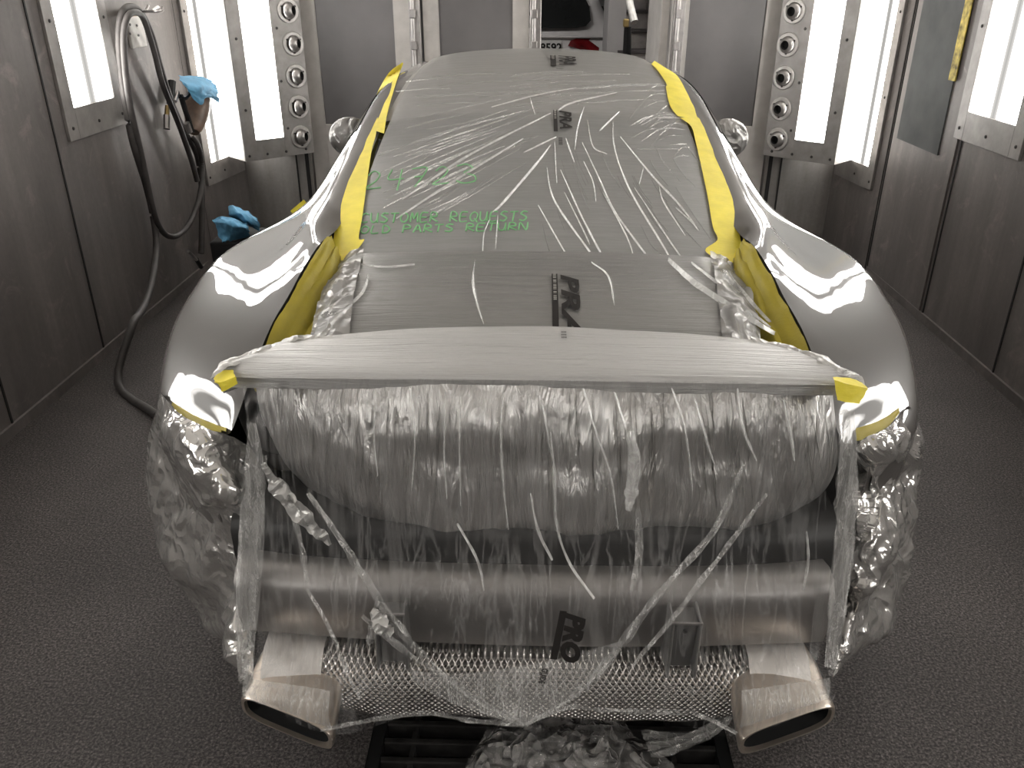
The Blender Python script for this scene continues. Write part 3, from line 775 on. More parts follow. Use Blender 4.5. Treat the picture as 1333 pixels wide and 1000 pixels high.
mb = MB(); mb.grid(skin(2.05, 3.042, 24)); win = mb.build('rear_window', M['car_glass'], car, angle=60)
mb = MB(); mb.grid(skin(1.50, 2.045, 14, 24, .03, .86)); mb.build('engine_lid', M['grey_metal'], car)
# dark side glass
for s in (1, -1):
    rows = [[body_at(y, j, .003, s) for j in (6.2, 8, 10, 12, 14.0)] for y in [2.95 + .05 * i for i in range(27)]]
    mb = MB(); mb.grid(rows); mb.build('side_window', M['car_glass'], car)
# engine bay gutter between lid and fender
for s in (1, -1):
    rows = []
    for i in range(21):
        y = 1.47 + i / 20 * .60; a = body_at(y, 0, 0, 1)
        rows.append([Vector((s * (a.x + dx), y, a.z + dz)) for dx, dz in ((0, 0), (-.004, -.02), (-.015, -.06), (-.05, -.085), (-.14, -.10))])
    mb = MB(); mb.grid(rows); mb.build('gutter', M['dark_panel'], car)
# spoiler
def spo(x):
    q = abs(x) / .60
    yl = 1.605 - .060 * q ** 2 - .105 * max(0, (q - .80) / .2) ** 1.6; yt = 1.405 + .018 * q ** 3
    zl = .936 - .022 * q * q; zt = .922 - .010 * q * q
    return yl, yt, zl, zt
def spoiler_rows(g=0.0, hw=.60, n=60, wob=0.0):
    rows = []
    for i in range(n + 1):
        x = -hw + 2 * hw * i / n; yl, yt, zl, zt = spo(x)
        w = lambda k: wob * nz(x * 5, k * 1.7, 2.2)
        e_ = yl - yt; m3, m4, m5, m35 = min(.03, .3 * e_), min(.04, .4 * e_), min(.05, .4 * e_), min(.035, .3 * e_)
        ring = [(yl + g, zl - .02), (yl + g * .8, zl + g * .6 + w(1)), (yl - m35, zl + .004 + g + w(2)), ((yl + yt) / 2, (zl + zt) / 2 + .004 + g + w(3)), (yt + m3, zt + .001 + g + w(4)), (yt + .002, zt - .002 + g * .6), (yt - g, zt - .008), (yt + .001, zt - .028 - g), (yt + m4, zt - .034 - g), (yl - m5, zl - .045 - g)]
        rows.append([Vector((x, y, z)) for y, z in ring])
    return rows
rw = spoiler_rows(); mb = MB(); mb.grid(rw, True)
for e in (rw[0], rw[-1]): mb.add(e, [tuple(range(10))])
mb.build('spoiler', M['grey_metal'], car)
# rear of the tub, behind the film
rows = []
for i in range(13):
    z = .83 - i * .046; t = i / 12
    rows.append([Vector((x, 1.50 - .03 * math.sin(t * PI) + .10 * (abs(x) / .64) ** 3, z)) for x in [-.595 + 1.19 * j / 24 for j in range(25)]])
mb = MB(); mb.grid(rows); mb.build('rear_panel', M['grey_metal'], car)
# lower valance shelf: hollow above the beam
rows = []
for y, z in ((1.50, .64), (1.40, .63), (1.35, .612), (1.335, .59), (1.335, .53), (1.36, .45), (1.42, .40)):
    rows.append([Vector((x, y + .05 * (abs(x) / .62) ** 4, z - .02 * (abs(x) / .62) ** 3)) for x in [-.62 + 1.24 * j / 24 for j in range(25)]])
mb = MB(); mb.grid(rows); mb.build('valance', M['dark_panel'], car)
# bumper beam
def beam_rows():
    rows = []
    for j in range(41):
        x = -.588 + 1.176 * j / 40; b = .03 * (x / .6) ** 2
        rows.append([Vector((x, y + b, z)) for y, z in ((1.345, .535), (1.305, .545), (1.275, .538), (1.258, .518), (1.252, .485), (1.256, .43), (1.268, .388), (1.30, .378), (1.345, .385))])
    return rows
rw = beam_rows(); mb = MB(); mb.grid(rw)
for e in (rw[0], rw[-1]): mb.add(e, [tuple(range(9))])
mb.build('bumper_beam', M['beam'], car)
# brackets hanging from the beam: folded channels
def bracket(u0, u1, v0, v1, Y, yb):
    a = P(u0, v0, Y=Y); b = P(u1, v1, Y=yb)
    x0, x1, z1, z0 = a.x, P(u1, v0, Y=Y).x, a.z, b.z
    mb = MB()
    mb.add([(x0, Y, z1), (x1, Y, z1), (x1, yb, z0), (x0, yb, z0), (x0, Y + .006, z1), (x1, Y + .006, z1), (x1, yb + .006, z0), (x0, yb + .006, z0)],
           [(0, 1, 2, 3), (7, 6, 5, 4), (0, 4, 5, 1), (1, 5, 6, 2), (2, 6, 7, 3), (3, 7, 4, 0)])
    for x, d in ((x0, -.006), (x1, .006)):
        mb.box((min(x, x + d), Y - .012, z0), (max(x, x + d), Y + .07, z1 + .012))
    mb.box((x0 - .006, Y, z1 - .006), (x1 + .006, Y + .08, z1))
    br = mb.build('bracket', M['bracket'], car, smooth=False, bevel=.0025)
    mb = MB(); c = Vector(((x0 + x1) / 2, Y - .002, z1 - .018)); mb.tube([c, c + Vector((0, .004, 0))], .004, 10); mb.build('bolt_hole', M['hole'], br)
    mb = MB(); mb.box((x0 - .006, Y - .013, z1 + .008), (x1 + .006, Y - .008, z1 + .012)); mb.build('bright_lip', M['steel'], br, smooth=False)
bracket(877, 909, 812, 868, 1.215, 1.235)
bracket(490, 524, 800, 862, 1.225, 1.235)
# silencer under its embossed heat shield
rows = []
for j in range(61):
    x = -.445 + .89 * j / 60; e = 1 - (abs(x) / .46) ** 10 * .25; ww = .006 * nz(x * 9, 3)
    cyl = []
    for k in range(19):
        a = -.35 * PI + k / 18 * 1.35 * PI
        ca, sa = math.cos(a), math.sin(a)
        cyl.append(Vector((x, 1.345 - (.135 * abs(ca) ** .7 * (1 if ca > 0 else -1)) * e + ww, .29 + (.088 * abs(sa) ** .8 * (1 if sa > 0 else -1)) * e + ww)))
    rows.append(cyl)
mb = MB(); mb.grid(rows)
for e_ in (rows[0], rows[-1]): mb.add(e_, [tuple(range(19))])
mb.build('silencer', M['shield'], car)
# heat shield end plates beside it
for s, (u0, u1) in ((-1, (345, 418)), (1, (975, 1060))):
    a = P(u0, 850, Y=1.27); b = P(u1, 850, Y=1.25)
    rows = [[Vector((x, y, z)) for x in [a.x + (b.x - a.x) * k / 6 for k in range(7)]] for y, z in ((1.32, .375), (1.27, .368), (1.235, .34), (1.215, .30), (1.21, .25))]
    mb = MB(); mb.grid(rows); mb.build('heat_plate', M['heat_plate'], car)
# exhaust tips: flattened oval pipes with a slanted rolled mouth
def tip(s):
    cx = -.472 if s < 0 else .490; yc = 1.145; zc_ = .294 if s < 0 else .308
    hw, hh = .100, .030
    def ring(y, k, slant=0.0, dz=0.0):
        out = []
        for q in range(32):
            a = 2 * PI * q / 32; ca, sa = math.cos(a), math.sin(a)
            x = abs(ca) ** .5 * (1 if ca > 0 else -1) * hw * k; z = abs(sa) ** .6 * (1 if sa > 0 else -1) * hh * k
            yy = y + slant * (s * x)        # outer end swept forward
            out.append(Vector((cx + x, yy - .25 * z * 0, zc_ + z + dz - .06 * s * x * 0)))
        return out
    rt = [ring(1.33, .80, .42, .02), ring(1.25, .96, .42, .012), ring(1.18, 1.0, .42), ring(yc + .008, 1.02, .42), ring(yc, 1.0, .42), ring(yc, .93, .42), ring(yc + .01, .90, .42)]
    mb = MB(); mb.grid(rt, True); t_ = mb.build('exhaust_tip', M['tip'], car)
    mb = MB(); mb.grid([ring(yc + .01, .90, .42), ring(yc + .09, .86, .42), ring(yc + .14, .5, .42)], True); mb.add(ring(yc + .14, .5, .42), [tuple(range(32))]); mb.build('bore', M['hole'], t_)
tip(-1); tip(1)
# wheels and mirrors
for s in (1, -1):
    for yy, r_, w in ((2.16, .335, .29), (4.60, .325, .245)):
        x = s * (.755 if yy < 3 else .735)
        mb = MB(); mb.lathe([(.22, -w / 2), (r_ - .02, -w / 2), (r_, -w / 2 + .03), (r_, w / 2 - .03), (r_ - .02, w / 2), (.22, w / 2)], Matrix.Translation((x, yy, r_)) @ Matrix.Rotation(PI / 2, 4, 'Y'), 40)
        wh = mb.build('wheel', M['tyre'], car)
        mb = MB(); mb.lathe([(.0001, w * .36), (.06, w * .38), (.19, w * .30), (.222, w * .46), (.222, -w * .4)], Matrix.Translation((x, yy, r_)) @ Matrix.Rotation(s * PI / 2, 4, 'Y'), 32); mb.build('rim', M['steel'], wh)
    mb = MB(); u, v = (436, 178) if s < 0 else (950, 190)
    c = P(u, v, Y=3.75); rows = []
    c = Vector((s * .825, 3.75, (P(436, 178, Y=3.75).z)))
    for i in range(13):
        a = PI * i / 12; 
        rows.append([c + Vector((.095 * math.sin(a) * abs(math.cos(b)) ** .8 * (1 if math.cos(b) > 0 else -1), .07 * math.sin(a) * math.sin(b), .085 * math.cos(a))) for b in [2 * PI * k / 20 for k in range(20)]])
    mb.grid(rows, True); mr = mb.build('side_mirror', M['film_bunch'], car)
    mb = MB(); mb.tube([Vector((s * .70, 3.82, .97)), c], .022, 8); mb.build('mirror_arm', M['paint'], mr)

# handwriting in green paint marker on the rear window
ST = {'C': [[(.95, .85), (.6, 1), (.15, .8), (0, .4), (.3, .02), (.9, .1)]], 'U': [[(0, 1), (.05, .3), (.35, 0), (.75, .2), (.85, 1), (.9, 0)]],
 'S': [[(.9, .95), (.4, 1), (.1, .75), (.5, .55), (.85, .3), (.5, 0), (0, .08)]], 'T': [[(0, .95), (1, 1)], [(.5, 1), (.4, 0)]],
 'O': [[(.5, 1), (.1, .75), (.05, .3), (.4, 0), (.85, .25), (.9, .75), (.5, 1)]], 'M': [[(0, 0), (.15, 1), (.45, .35), (.8, 1), (.95, 0)]],
 'E': [[(.9, 1), (.1, .95), (.05, 0), (.9, .02)], [(.1, .5), (.75, .52)]], 'R': [[(0, 0), (.1, 1), (.7, .95), (.75, .6), (.1, .48), (.95, 0)]],
 'Q': [[(.5, 1), (.1, .75), (.05, .3), (.4, 0), (.85, .25), (.9, .75), (.5, 1)], [(.55, .3), (1.0, -.1)]], 'L': [[(.15, 1), (.05, 0), (.85, .05)]],
 'D': [[(.1, 0), (.15, 1), (.7, .85), (.9, .45), (.6, .05), (.1, 0)]], 'P': [[(0, 0), (.12, 1), (.75, .95), (.8, .6), (.12, .48)]],
 'A': [[(0, 0), (.5, 1), (.9, 0)], [(.2, .4), (.75, .42)]], 'N': [[(0, 0), (.1, 1), (.85, 0), (.95, 1)]],
 '2': [[(.1, .75), (.45, 1), (.8, .8), (.55, .4), (0, 0), (.95, .08)]], '4': [[(.15, 1), (0, .45), (.9, .5)], [(.75, 1), (.6, -.15)]],
 '7': [[(0, .95), (.9, 1), (.3, -.05)], [(.2, .5), (.75, .55)]], '3': [[(0, .95), (.55, 1.05), (.95, .8), (.45, .58), (1.1, .4), (1.15, .1), (.5, -.02), (.05, .12)]]}
def write(txt, u0, v0, u1, v1, h, w, r, parent):
    mb = MB(); n = len(txt)
    for i, ch in enumerate(txt):
        if ch == ' ':
            mb.build('marker_writing', M['chalk'], parent); mb = MB(); continue
        f = i / n; ub = u0 + (u1 - u0) * f; vb = v0 + (v1 - v0) * f
        cw = (u1 - u0) / n * w
        for stk in ST[ch]:
            pts = catmull([Vector((ub + x * cw + y * h * .12, vb - y * h, 0)) for x, y in stk], 4)
            mb.tube([Ps(p.x, p.y, .0088, 2.0, 3.4) for p in pts], r, 5)
    return mb.build('marker_writing', M['chalk'], parent)
write('CUSTOMER REQUESTS', 469, 290, 689, 287, 12, .80, .0024, win)
write('OLD PARTS RETURN', 469, 304, 689, 299, 9.5, .82, .0024, win)
write('24723', 475, 246, 622, 236, 23, .74, .0024, win)

# ================================================================== MASKING FILM
def film_obj(name, rows, mat, label, cat='masking film', group=None, angle=70):
    mb = MB(); mb.grid(rows); o = mb.build(name, mat, angle=angle); return tag(o, label, cat, group)
# sheet over roof and rear window
root_top = thing('masking_film', (0, 3.1, 1.1), 'clear masking film stretched over the roof and rear window', 'masking film')
rows = []
NX, NY = 110, 150
for i in range(NY + 1):
    y = 2.045 + (4.25 - 2.045) * i / NY; r_ = []
    for j in range(NX + 1):
        x = (-1 + 2 * j / NX) * (xa(y) - .025)
        w = .0006 * nz(x * 3.2, y * 24 + 2.0 * nz(x * 2, y * 3), 1) + .0004 * nz(x * 7, y * 12, 4)
        r_.append(Vector((x, y, surf(x, y) + .008 + w)))
    rows.append(r_)
mb = MB(); mb.grid(rows); mb.build('film_sheet', M['film_roof'], root_top, angle=80)
creases = [
 [(524, 259), (612, 201), (717, 147)], [(516, 284), (598, 231), (681, 180)], [(641, 276), (654, 264), (697, 214), (717, 188)],
 [(682, 198), (724, 178)], [(640, 139), (697, 124), (750, 114)], [(727, 143), (744, 134), (803, 120)], [(748, 195), (752, 165), (760, 139)],
 [(737, 180), (748, 211)], [(712, 218), (717, 247), (730, 274), (770, 330), (778, 341)], [(730, 221), (757, 280), (783, 330), (790, 341)],
 [(758, 185), (780, 231), (800, 274), (833, 320), (848, 340)], [(798, 158), (800, 191), (819, 244), (862, 317), (875, 340)],
 [(808, 178), (849, 228), (880, 261), (905, 292)], [(780, 170), (806, 145)], [(722, 185), (725, 238)],
 [(701, 267), (714, 290), (737, 330), (745, 341)], [(628, 337), (630, 304), (638, 284)], [(645, 323), (648, 280)],
 [(826, 244), (870, 310), (890, 339)], [(858, 240), (864, 262), (892, 306)], [(690, 126), (697, 150)], [(765, 156), (772, 190), (790, 200)],
 [(838, 216), (832, 240)], [(880, 270), (900, 288), (910, 300)], [(760, 210), (772, 236), (776, 262)], [(785, 250), (815, 305), (826, 336)], [(735, 250), (760, 300), (768, 318)]]
cr = []
for k_, c in enumerate(creases):
    pts = catmull([Ps(u, v, .011) for u, v in c], 8)
    n = len(pts); wd = .0042 if k_ in (0, 1, 2, 5) else (.0032 if k_ < 14 else .0022)
    mb = MB(); rows = []
    for i, p in enumerate(pts):
        d = (pts[min(i + 1, n - 1)] - pts[max(i - 1, 0)]).normalized(); a = d.cross(Vector((0, 0, 1))).normalized()
        tw = wd * math.sin(PI * min(1, max(.03, (i + .5) / n))) ** .5 * (1 + .35 * nz(i * .5, k_))
        up = Vector((0, 0, 1))
        rows.append([p - a * tw - up * .002, p - a * tw * .4 + up * tw * .5, p + up * tw * .8, p + a * tw * .5 + up * tw * .3, p + a * tw - up * .002])
    mb.grid(rows); mb.build('crease', M['film_fold'], root_top)
rnd = random.Random(5)
def wrinkle(mb, c, wd):
    pts = catmull([Ps(u, v, .0095) for u, v in c], 5); n = len(pts); rows = []
    for i, p in enumerate(pts):
        d = (pts[min(i + 1, n - 1)] - pts[max(i - 1, 0)]).normalized(); a = d.cross(Vector((0, 0, 1))).normalized(); tw = wd * math.sin(PI * (i + .4) / (n - .2)) ** .6
        rows.append([p - a * tw - Vector((0, 0, .003)), p + Vector((0, 0, tw * .9)), p + a * tw - Vector((0, 0, .003))])
    mb.grid(rows)
mb = MB()
for i in range(34):      # left of the window, rising to the right
    u0 = rnd.uniform(488, 560); v0 = rnd.uniform(165, 290); ln_ = rnd.uniform(50, 170); sl = .22 + .38 * (v0 - 160) / 130
    wrinkle(mb, [(u0, v0), (u0 + ln_ * .5, v0 - ln_ * .5 * sl + rnd.uniform(-2, 4)), (u0 + ln_, v0 - ln_ * sl)], rnd.uniform(.0011, .0022))
for i in range(26):      # across the rear of the roof
    u0 = rnd.uniform(515, 760); v0 = rnd.uniform(100, 146) - (u0 - 515) * .03; ln_ = rnd.uniform(40, 150)
    wrinkle(mb, [(u0, v0), (u0 + ln_ * .5, v0 - ln_ * .04), (min(865, u0 + ln_), v0 - ln_ * .05)], rnd.uniform(.001, .002))
for i in range(24):      # curling in from the right edge
    u0 = rnd.uniform(868, 905); v0 = 108 + (u0 - 868) * 1.3 + rnd.uniform(-4, 70); ln_ = rnd.uniform(20, 60)
    wrinkle(mb, [(u0, v0), (u0 - ln_ * .5, v0 - 2 + rnd.uniform(-3, 6)), (u0 - ln_, v0 + ln_ * rnd.uniform(0, .7))], rnd.uniform(.001, .002))
for i in range(26):      # down the window to the lid
    u0 = rnd.uniform(700, 900); v0 = rnd.uniform(190, 300); ln_ = rnd.uniform(25, 70); sl = .25 + (u0 - 700) / 320
    wrinkle(mb, [(u0, v0), (u0 + ln_ * sl * .4, v0 + ln_ * .5), (min(925, u0 + ln_ * sl), min(338, v0 + ln_))], rnd.uniform(.0009, .0018))
tag(mb.build('fine_wrinkle', M['film_wrinkle'], root_top, angle=70), None, None, None, 'stuff')
# printed brand marks on the film: read downwards
def print_mark(u, v, hpx, parent, surff, scale=1.0, cut=None, small=True):
    pass
def mark(x0, y_top, L, Wd, parent, zf, small_only=False):
    """x0 left side, y_top far end of the mark, L its length towards the viewer, Wd its width"""
    big = lambda s, t: Vector((x0 + Wd * .36 + t, y_top - s, zf(x0 + Wd * .36 + t, y_top - s)))
    sz = Wd * .92
    text_obj('PRA', M['ink'], parent, lambda s, t: big(s * L / (sz * 2.05), t), sz, bold=sz * .03, shear=.25, name='printed_logo', sub=.02)
    mb = MB(); n = 14
    rows = [[Vector((x, y_top - L * i / n, zf(x, y_top - L * i / n))) for x in (x0, x0 + Wd * .10, x0 + Wd * .22)] for i in range(n + 1)]
    mb.grid(rows); mb.build('printed_bar', M['ink'], parent)
    lt = lambda s, t: Vector((x0 + Wd * .05 + t, y_top - s, zf(x0 + Wd * .05 + t, y_top - s) + .0012))
    text_obj('IIIII III IIIII II IIII', M['plate'], parent, lambda s, t: lt(s * L / (Wd * .20 * 11.5), t), Wd * .17, name='printed_line', sub=.02)
zf_roof = lambda x, y: surf(x, y) + .0125
a = Ps(716, 76); b = Ps(716, 90)
mark(a.x, a.y, a.y - b.y, .105, root_top, zf_roof)
a = Ps(720, 148); b = Ps(718, 176)
mark(a.x, a.y, a.y - b.y, .062, root_top, zf_roof)
for (u, v, v2, w_) in ((724, 93, 95, .05), (727, 184, 205, .022)):
    a = Ps(u, v); b = Ps(u, v2)
    text_obj('IIIIIII', M['ink'], root_top, lambda s, t: Vector((a.x + t, a.y - s * (a.y - b.y) / (w_ * 2.9), zf_roof(a.x + t, a.y - s * (a.y - b.y) / (w_ * 2.9)))), w_ * .8, name='printed_line', bold=w_ * .02, sub=.02)

# film over the engine lid, from the window foot to under the spoiler
def lid_z(x, y):
    t = (y - 1.50) / (2.06 - 1.50); t = max(0, min(1, t))
    hw = .50 + .0 * t
    q = abs(x) / hw
    z = surf(x * .9, y) + .020 + .022 * math.sin(PI * t) - .010 * (1 - t)
    drop = max(0, q - .80) / .2
    return z - .035 * drop ** 2 * (1.0 - .6 * t)
lid = thing('engine_lid_film', (0, 1.8, .9), 'grey masking film bulging over the engine lid between rear window and spoiler', 'masking film')
rows = []
for i in range(71):
    t = i / 70; y = 1.50 + .56 * t; r_ = []
    for j in range(121):
        s_ = -1 + 2 * j / 120; hw = .480 + .050 * t ** 2
        x = s_ * hw
        e = max(0, abs(s_) - .72) / .28
        w = .0016 * nz(x * 4, y * 20, 7) + (.010 * (ridged(x * 7, y * 7, 3, 3) - .9) * e) + .0008 * nz(x * 25, y * 18, 2)
        r_.append(Vector((x, y, lid_z(x, y) + w)))
    rows.append(r_)
mb = MB(); mb.grid(rows); mb.build('film_sheet', M['film_lid'], lid, angle=75)
for s in (-1, 1):     # shiny bunched edges
    rows = []
    for i in range(50):
        t = i / 49; y = 1.52 + .55 * t; r_ = []
        for j in range(16):
            q = j / 15; x = (.385 + .06 * t + q * (.10 - .015 * t))
            w = .022 * crumple(Vector((x, y, 0)), 5 + s, 12, 3, .5)
            r_.append(Vector((s * x, y, lid_z(min(x, .50), y) + .010 - .030 * max(0, q - .5) + w)))
        rows.append(r_)
    mb = MB(); mb.grid(rows); tag(mb.build('bunched_edge', M['film_bunch'], lid, angle=25), 'shiny bunched film edge')
zf_lid = lambda x, y: lid_z(x, y) + .006
def P_lid(u, v):
    D = ray(u, v); a, b = 1.45 / D.y, 2.06 / D.y
    N = 200
    for i in range(N):
        p = CAM + D * (a + (b - a) * i / N)
        if p.z < lid_z(p.x, p.y): return p
    return p
for q_, c in enumerate(([(870, 342), (905, 372), (955, 405), (1010, 440), (1052, 462)], [(900, 345), (935, 372), (985, 415), (1030, 452)], [(935, 345), (965, 380), (1000, 420), (1040, 458)],
          [(618, 342), (616, 370), (622, 400), (630, 425)], [(770, 344), (792, 362), (800, 400)], [(480, 360), (470, 385), (440, 412)], [(455, 345), (500, 350), (540, 347)])):
    pts = catmull([P_lid(u, v) for u, v in c], 8); n = len(pts); rows = []
    wd = (.010, .005, .006, .003, .003, .005, .004)[q_]
    for i, p in enumerate(pts):
        d = (pts[min(i + 1, n - 1)] - pts[max(i - 1, 0)]).normalized(); a = d.cross(Vector((0, 0, 1))).normalized(); tw = wd * math.sin(PI * (i + .5) / n) ** .6 * (1 + .4 * nz(i * .4, q_))
        rows.append([p + a * tw * k + Vector((0, 0, .004 + .010 * wd / .01 * (1 - abs(k)))) for k in (-1, -.5, 0, .5, 1)])
    mb = MB(); mb.grid(rows); mb.build('crease', M['film_fold'], lid, angle=50)
a = P_lid(718, 360); b = P_lid(718, 442)
mark(a.x, a.y, (a.y - b.y) * 1.18, .062, lid, zf_lid)

# film wrapped round the spoiler
sw = thing('spoiler_film', (0, 1.5, .90), 'pale film wrapped tightly around the rear spoiler', 'masking film')
rw = spoiler_rows(.005, .605, 120, .004)
mb = MB(); mb.grid(rw, True); mb.build('film_sheet', M['film_spoiler'], sw, angle=50)
zf_sp = lambda x, y: (lambda s: s[2] + .0145 if y > s[0] - .06 else s[2] + .0145 - (s[0] - .06 - y) / (s[0] - .06 - s[1]) * (s[2] - s[3]))(spo(x))
a = P(732, 430, z=.945)
for q, tx in enumerate(('IIII', 'IIII', 'IIII')):
    text_obj(tx, M['ink_soft'], sw, lambda s, t: Vector((a.x - .003 + s * .0105 / .0125, a.y - .004 - q * .014 - t * -1 * .8 - .010, .9455)), .013, name='printed_line', bold=.0006)
for s in (-1, 1):     # bunched film towards the tips
    rows = []
    for i in range(40):
        t = i / 39; x = .44 + .165 * t; yl, yt, zl, zt = spo(x); r_ = []
        for j in range(14):
            q = j / 13; y = yl + .010 - q * (.030 + .03 * t)
            r_.append(Vector((s * x, y, zl + .006 + .004 * math.sin(PI * q) + .014 * crumple(Vector((x, y, 0)), 9 + s, 16, 3, .5))))
        rows.append(r_)
    mb = MB(); mb.grid(rows); tag(mb.build('bunched_edge', M['film_tip'], sw, angle=50), 'crinkled film end')

# silvery sheet round the tail below the spoiler
tl = lambda z: lerp_tab([(.48, .18), (.52, .30), (.56, .385), (.60, .435), (.66, .485), (.72, .52), (.80, .55), (.90, .565)], z)[0]
tr = lambda z: lerp_tab([(.48, .22), (.52, .37), (.56, .475), (.60, .545), (.66, .595), (.72, .61), (.80, .60), (.90, .59)], z)[0]
rows = []
NR, NC = 110, 190
for i in range(NR + 1):
    t = i / NR; z = .903 - t * .405
    prof = lerp_tab([(0, 1.415), (.12, 1.375), (.3, 1.352), (.5, 1.343), (.68, 1.352), (.84, 1.378), (1, 1.43)], t)[0]
    r_ = []
    for j in range(NC + 1):
        s_ = j / NC; x = -tl(z) + (tl(z) + tr(z)) * s_
        e = abs(2 * s_ - 1)
        amp = .25 + .75 * min(1, t * 2.5)
        lean = .10 * (x - .05) * t
        w = .0045 * (ridged((x + lean) * 14, z * 1.6, 11, 2) - 1.0) * amp + .0016 * (ridged((x + lean) * 36, z * 3, 3, 2) - 1.0) + .024 * nz(x * 5, z * 6, 5) + .007 * nz(x * 11, z * 15, 15) + .0016 * nz(x * 24, z * 24, 8)
        r_.append(Vector((x, prof + .11 * e ** 5 - w, z - .015 * e ** 6)))
    rows.append(r_)
tail = thing('tail_film', (0, 1.36, .5), 'silvery wrinkled film covering the car tail under the spoiler', 'masking film')
mb = MB(); mb.grid(rows); mb.build('film_sheet', M['film_silver'], tail, angle=60)
TBV = BVHTree.FromPolygons([tuple(p) for p in mb.v], mb.f)
rnd = random.Random(21); mb = MB()
for i in range(150):
    u0 = rnd.uniform(345, 1080); v0 = rnd.uniform(502, 610); ln_ = rnd.uniform(25, 110); sl = (u0 - 700) / 2600 + rnd.uniform(-.03, .05); wd = rnd.uniform(.0010, .0022)
    pts = []
    for k in range(9):
        t = k / 8; D = ray(u0 + sl * ln_ * t + 1.5 * nz(i * 1.3, t * 4), v0 + ln_ * t); h = TBV.ray_cast(CAM, D)
        if h[0] is None: break
        pts.append(h[0] - D * .001)
    if len(pts) < 5: continue
    n = len(pts); rows = []
    for k, p in enumerate(pts):
        tw = wd * math.sin(PI * (k + .5) / n) ** .7; D = (CAM - p).normalized()
        rows.append([p + Vector((-tw, .003, 0)), p + D * tw * 1.6, p + Vector((tw, .003, 0))])
    mb.grid(rows)
tag(mb.build('fine_wrinkle', M['film_silver_fold'], tail, angle=80), None, None, None, 'stuff')

# clear curtain hanging from the spoiler to the exhaust
ctrl = [
 [(318, 500, 1.392), (430, 494, 1.385), (560, 494, 1.385), (697, 495, 1.385), (830, 496, 1.385), (960, 497, 1.385), (1106, 508, 1.392)],
 [(322, 560, 1.345), (440, 560, 1.318), (565, 560, 1.310), (697, 560, 1.310), (830, 560, 1.310), (960, 560, 1.315), (1108, 570, 1.345)],
 [(318, 640, 1.320), (440, 640, 1.302), (567, 640, 1.295), (697, 640, 1.293), (830, 640, 1.295), (965, 640, 1.300), (1106, 650, 1.320)],
 [(316, 720, 1.285), (440, 720, 1.265), (567, 720, 1.262), (697, 720, 1.26), (830, 720, 1.26), (965, 720, 1.265), (1104, 725, 1.285)],
 [(311, 780, 1.262), (440, 780, 1.222), (567, 780, 1.215), (697, 780, 1.212), (830, 780, 1.215), (965, 780, 1.222), (1097, 785, 1.262)],
 [(311, 850, 1.215), (435, 850, 1.185), (567, 850, 1.180), (692, 855, 1.165), (820, 850, 1.185), (965, 850, 1.185), (1090, 855, 1.215)],
 [(313, 895, 1.125), (425, 915, 1.115), (560, 900, 1.165), (685, 905, 1.135), (805, 895, 1.175), (960, 915, 1.115), (1085, 895, 1.125)],
 [(335, 918, 1.105), (440, 955, 1.10), (560, 930, 1.155), (683, 945, 1.11), (800, 918, 1.170), (955, 958, 1.10), (1078, 915, 1.105)]]
G = cmgrid([[P(u, v, Y=Y) for u, v, Y in r] for r in ctrl], 34, 18)
nr, nc = len(G), len(G[0])
rows = []
for i, r in enumerate(G):
    t = i / (nr - 1); r_ = []
    for j, p in enumerate(r):
        s_ = j / (nc - 1)
        lean = (p.x - .02) * (.9 if t < .55 else .9 - 1.2 * (t - .55))
        gather = .35 * abs(s_ - .5)
        a_ = .004 + .010 * min(1, t * 1.6)
        w = .7 * a_ * (ridged(p.x * 11 + .22 * p.z * (1 if p.x > 0 else -1) * 6, p.z * .8, 31, 2) - 1.0)
        w += .018 * (ridged(p.x * 9 + 3, p.z * .8, 3) - 1) * max(0, abs(2 * s_ - 1) - .86) / .14
        r_.append(p + Vector((.006 * nz(p.z * 6, p.x * 20), -w * .9, 0)))
    rows.append(r_)
cur = thing('curtain_film', (0, 1.3, .3), 'clear film hanging from the spoiler edge down over bumper beam, brackets and exhaust', 'masking film')
mb = MB(); mb.grid(rows); mb.build('film_sheet', M['film_clear'], cur, angle=70)
CBV = BVHTree.FromPolygons([tuple(p) for p in mb.v], mb.f)
def Pc(u, v, off=.003):
    D = ray(u, v); h = CBV.ray_cast(CAM, D)
    if h[0] is None: return P(u, v, Y=lerp_tab([(500, 1.37), (560, 1.30), (640, 1.283), (720, 1.25), (780, 1.205), (850, 1.165), (900, 1.125), (950, 1.095)], v)[0])
    return h[0] - D.normalized() * off
# doubled pleats of the curtain: long folds gathered into strands
M['film_veil'] = film('doubled hem film', .20, (.66, .65, .63), .26, (34, 10, 5), .3, 0, .25, 2.0, .2, .005)
def fold(c, wd, mat='film_fold', name='fold', parent=cur, seed=0, lift=.006):
    pts = [Pc(p.x, p.y) for p in catmull([Vector((u, v, 0)) for u, v, Y in c], 9)]; n = len(pts); rows = []
    pts = [(pts[max(i - 1, 0)] + pts[i] * 2 + pts[min(i + 1, n - 1)]) / 4 for i in range(n)]
    for i, p in enumerate(pts):
        d = (pts[min(i + 1, n - 1)] - pts[max(i - 1, 0)]).normalized(); a = d.cross(Vector((0, 1, .3))).normalized(); b = d.cross(a)
        if b.y > 0: b = -b
        tw = wd * (.25 + .75 * math.sin(PI * min(1, (i + .3) / n)) ** .6) * (1 + .5 * nz(i * .35, seed))
        rows.append([p + a * tw * q + b * (lift * (1 - abs(q)) + .5 * tw * nz(q * 3 + seed, i * .25, seed)) for q in (-1, -.7, -.4, -.1, .2, .5, .75, 1)])
    mb = MB(); mb.grid(rows); mb.build(name, M[mat], parent, angle=40)
M['film_pleat'] = film('gathered film pleat', .22, (.62, .61, .59), .24, (22, 22, 2.5), .35, 0, .34, 2.0, .3, .006)
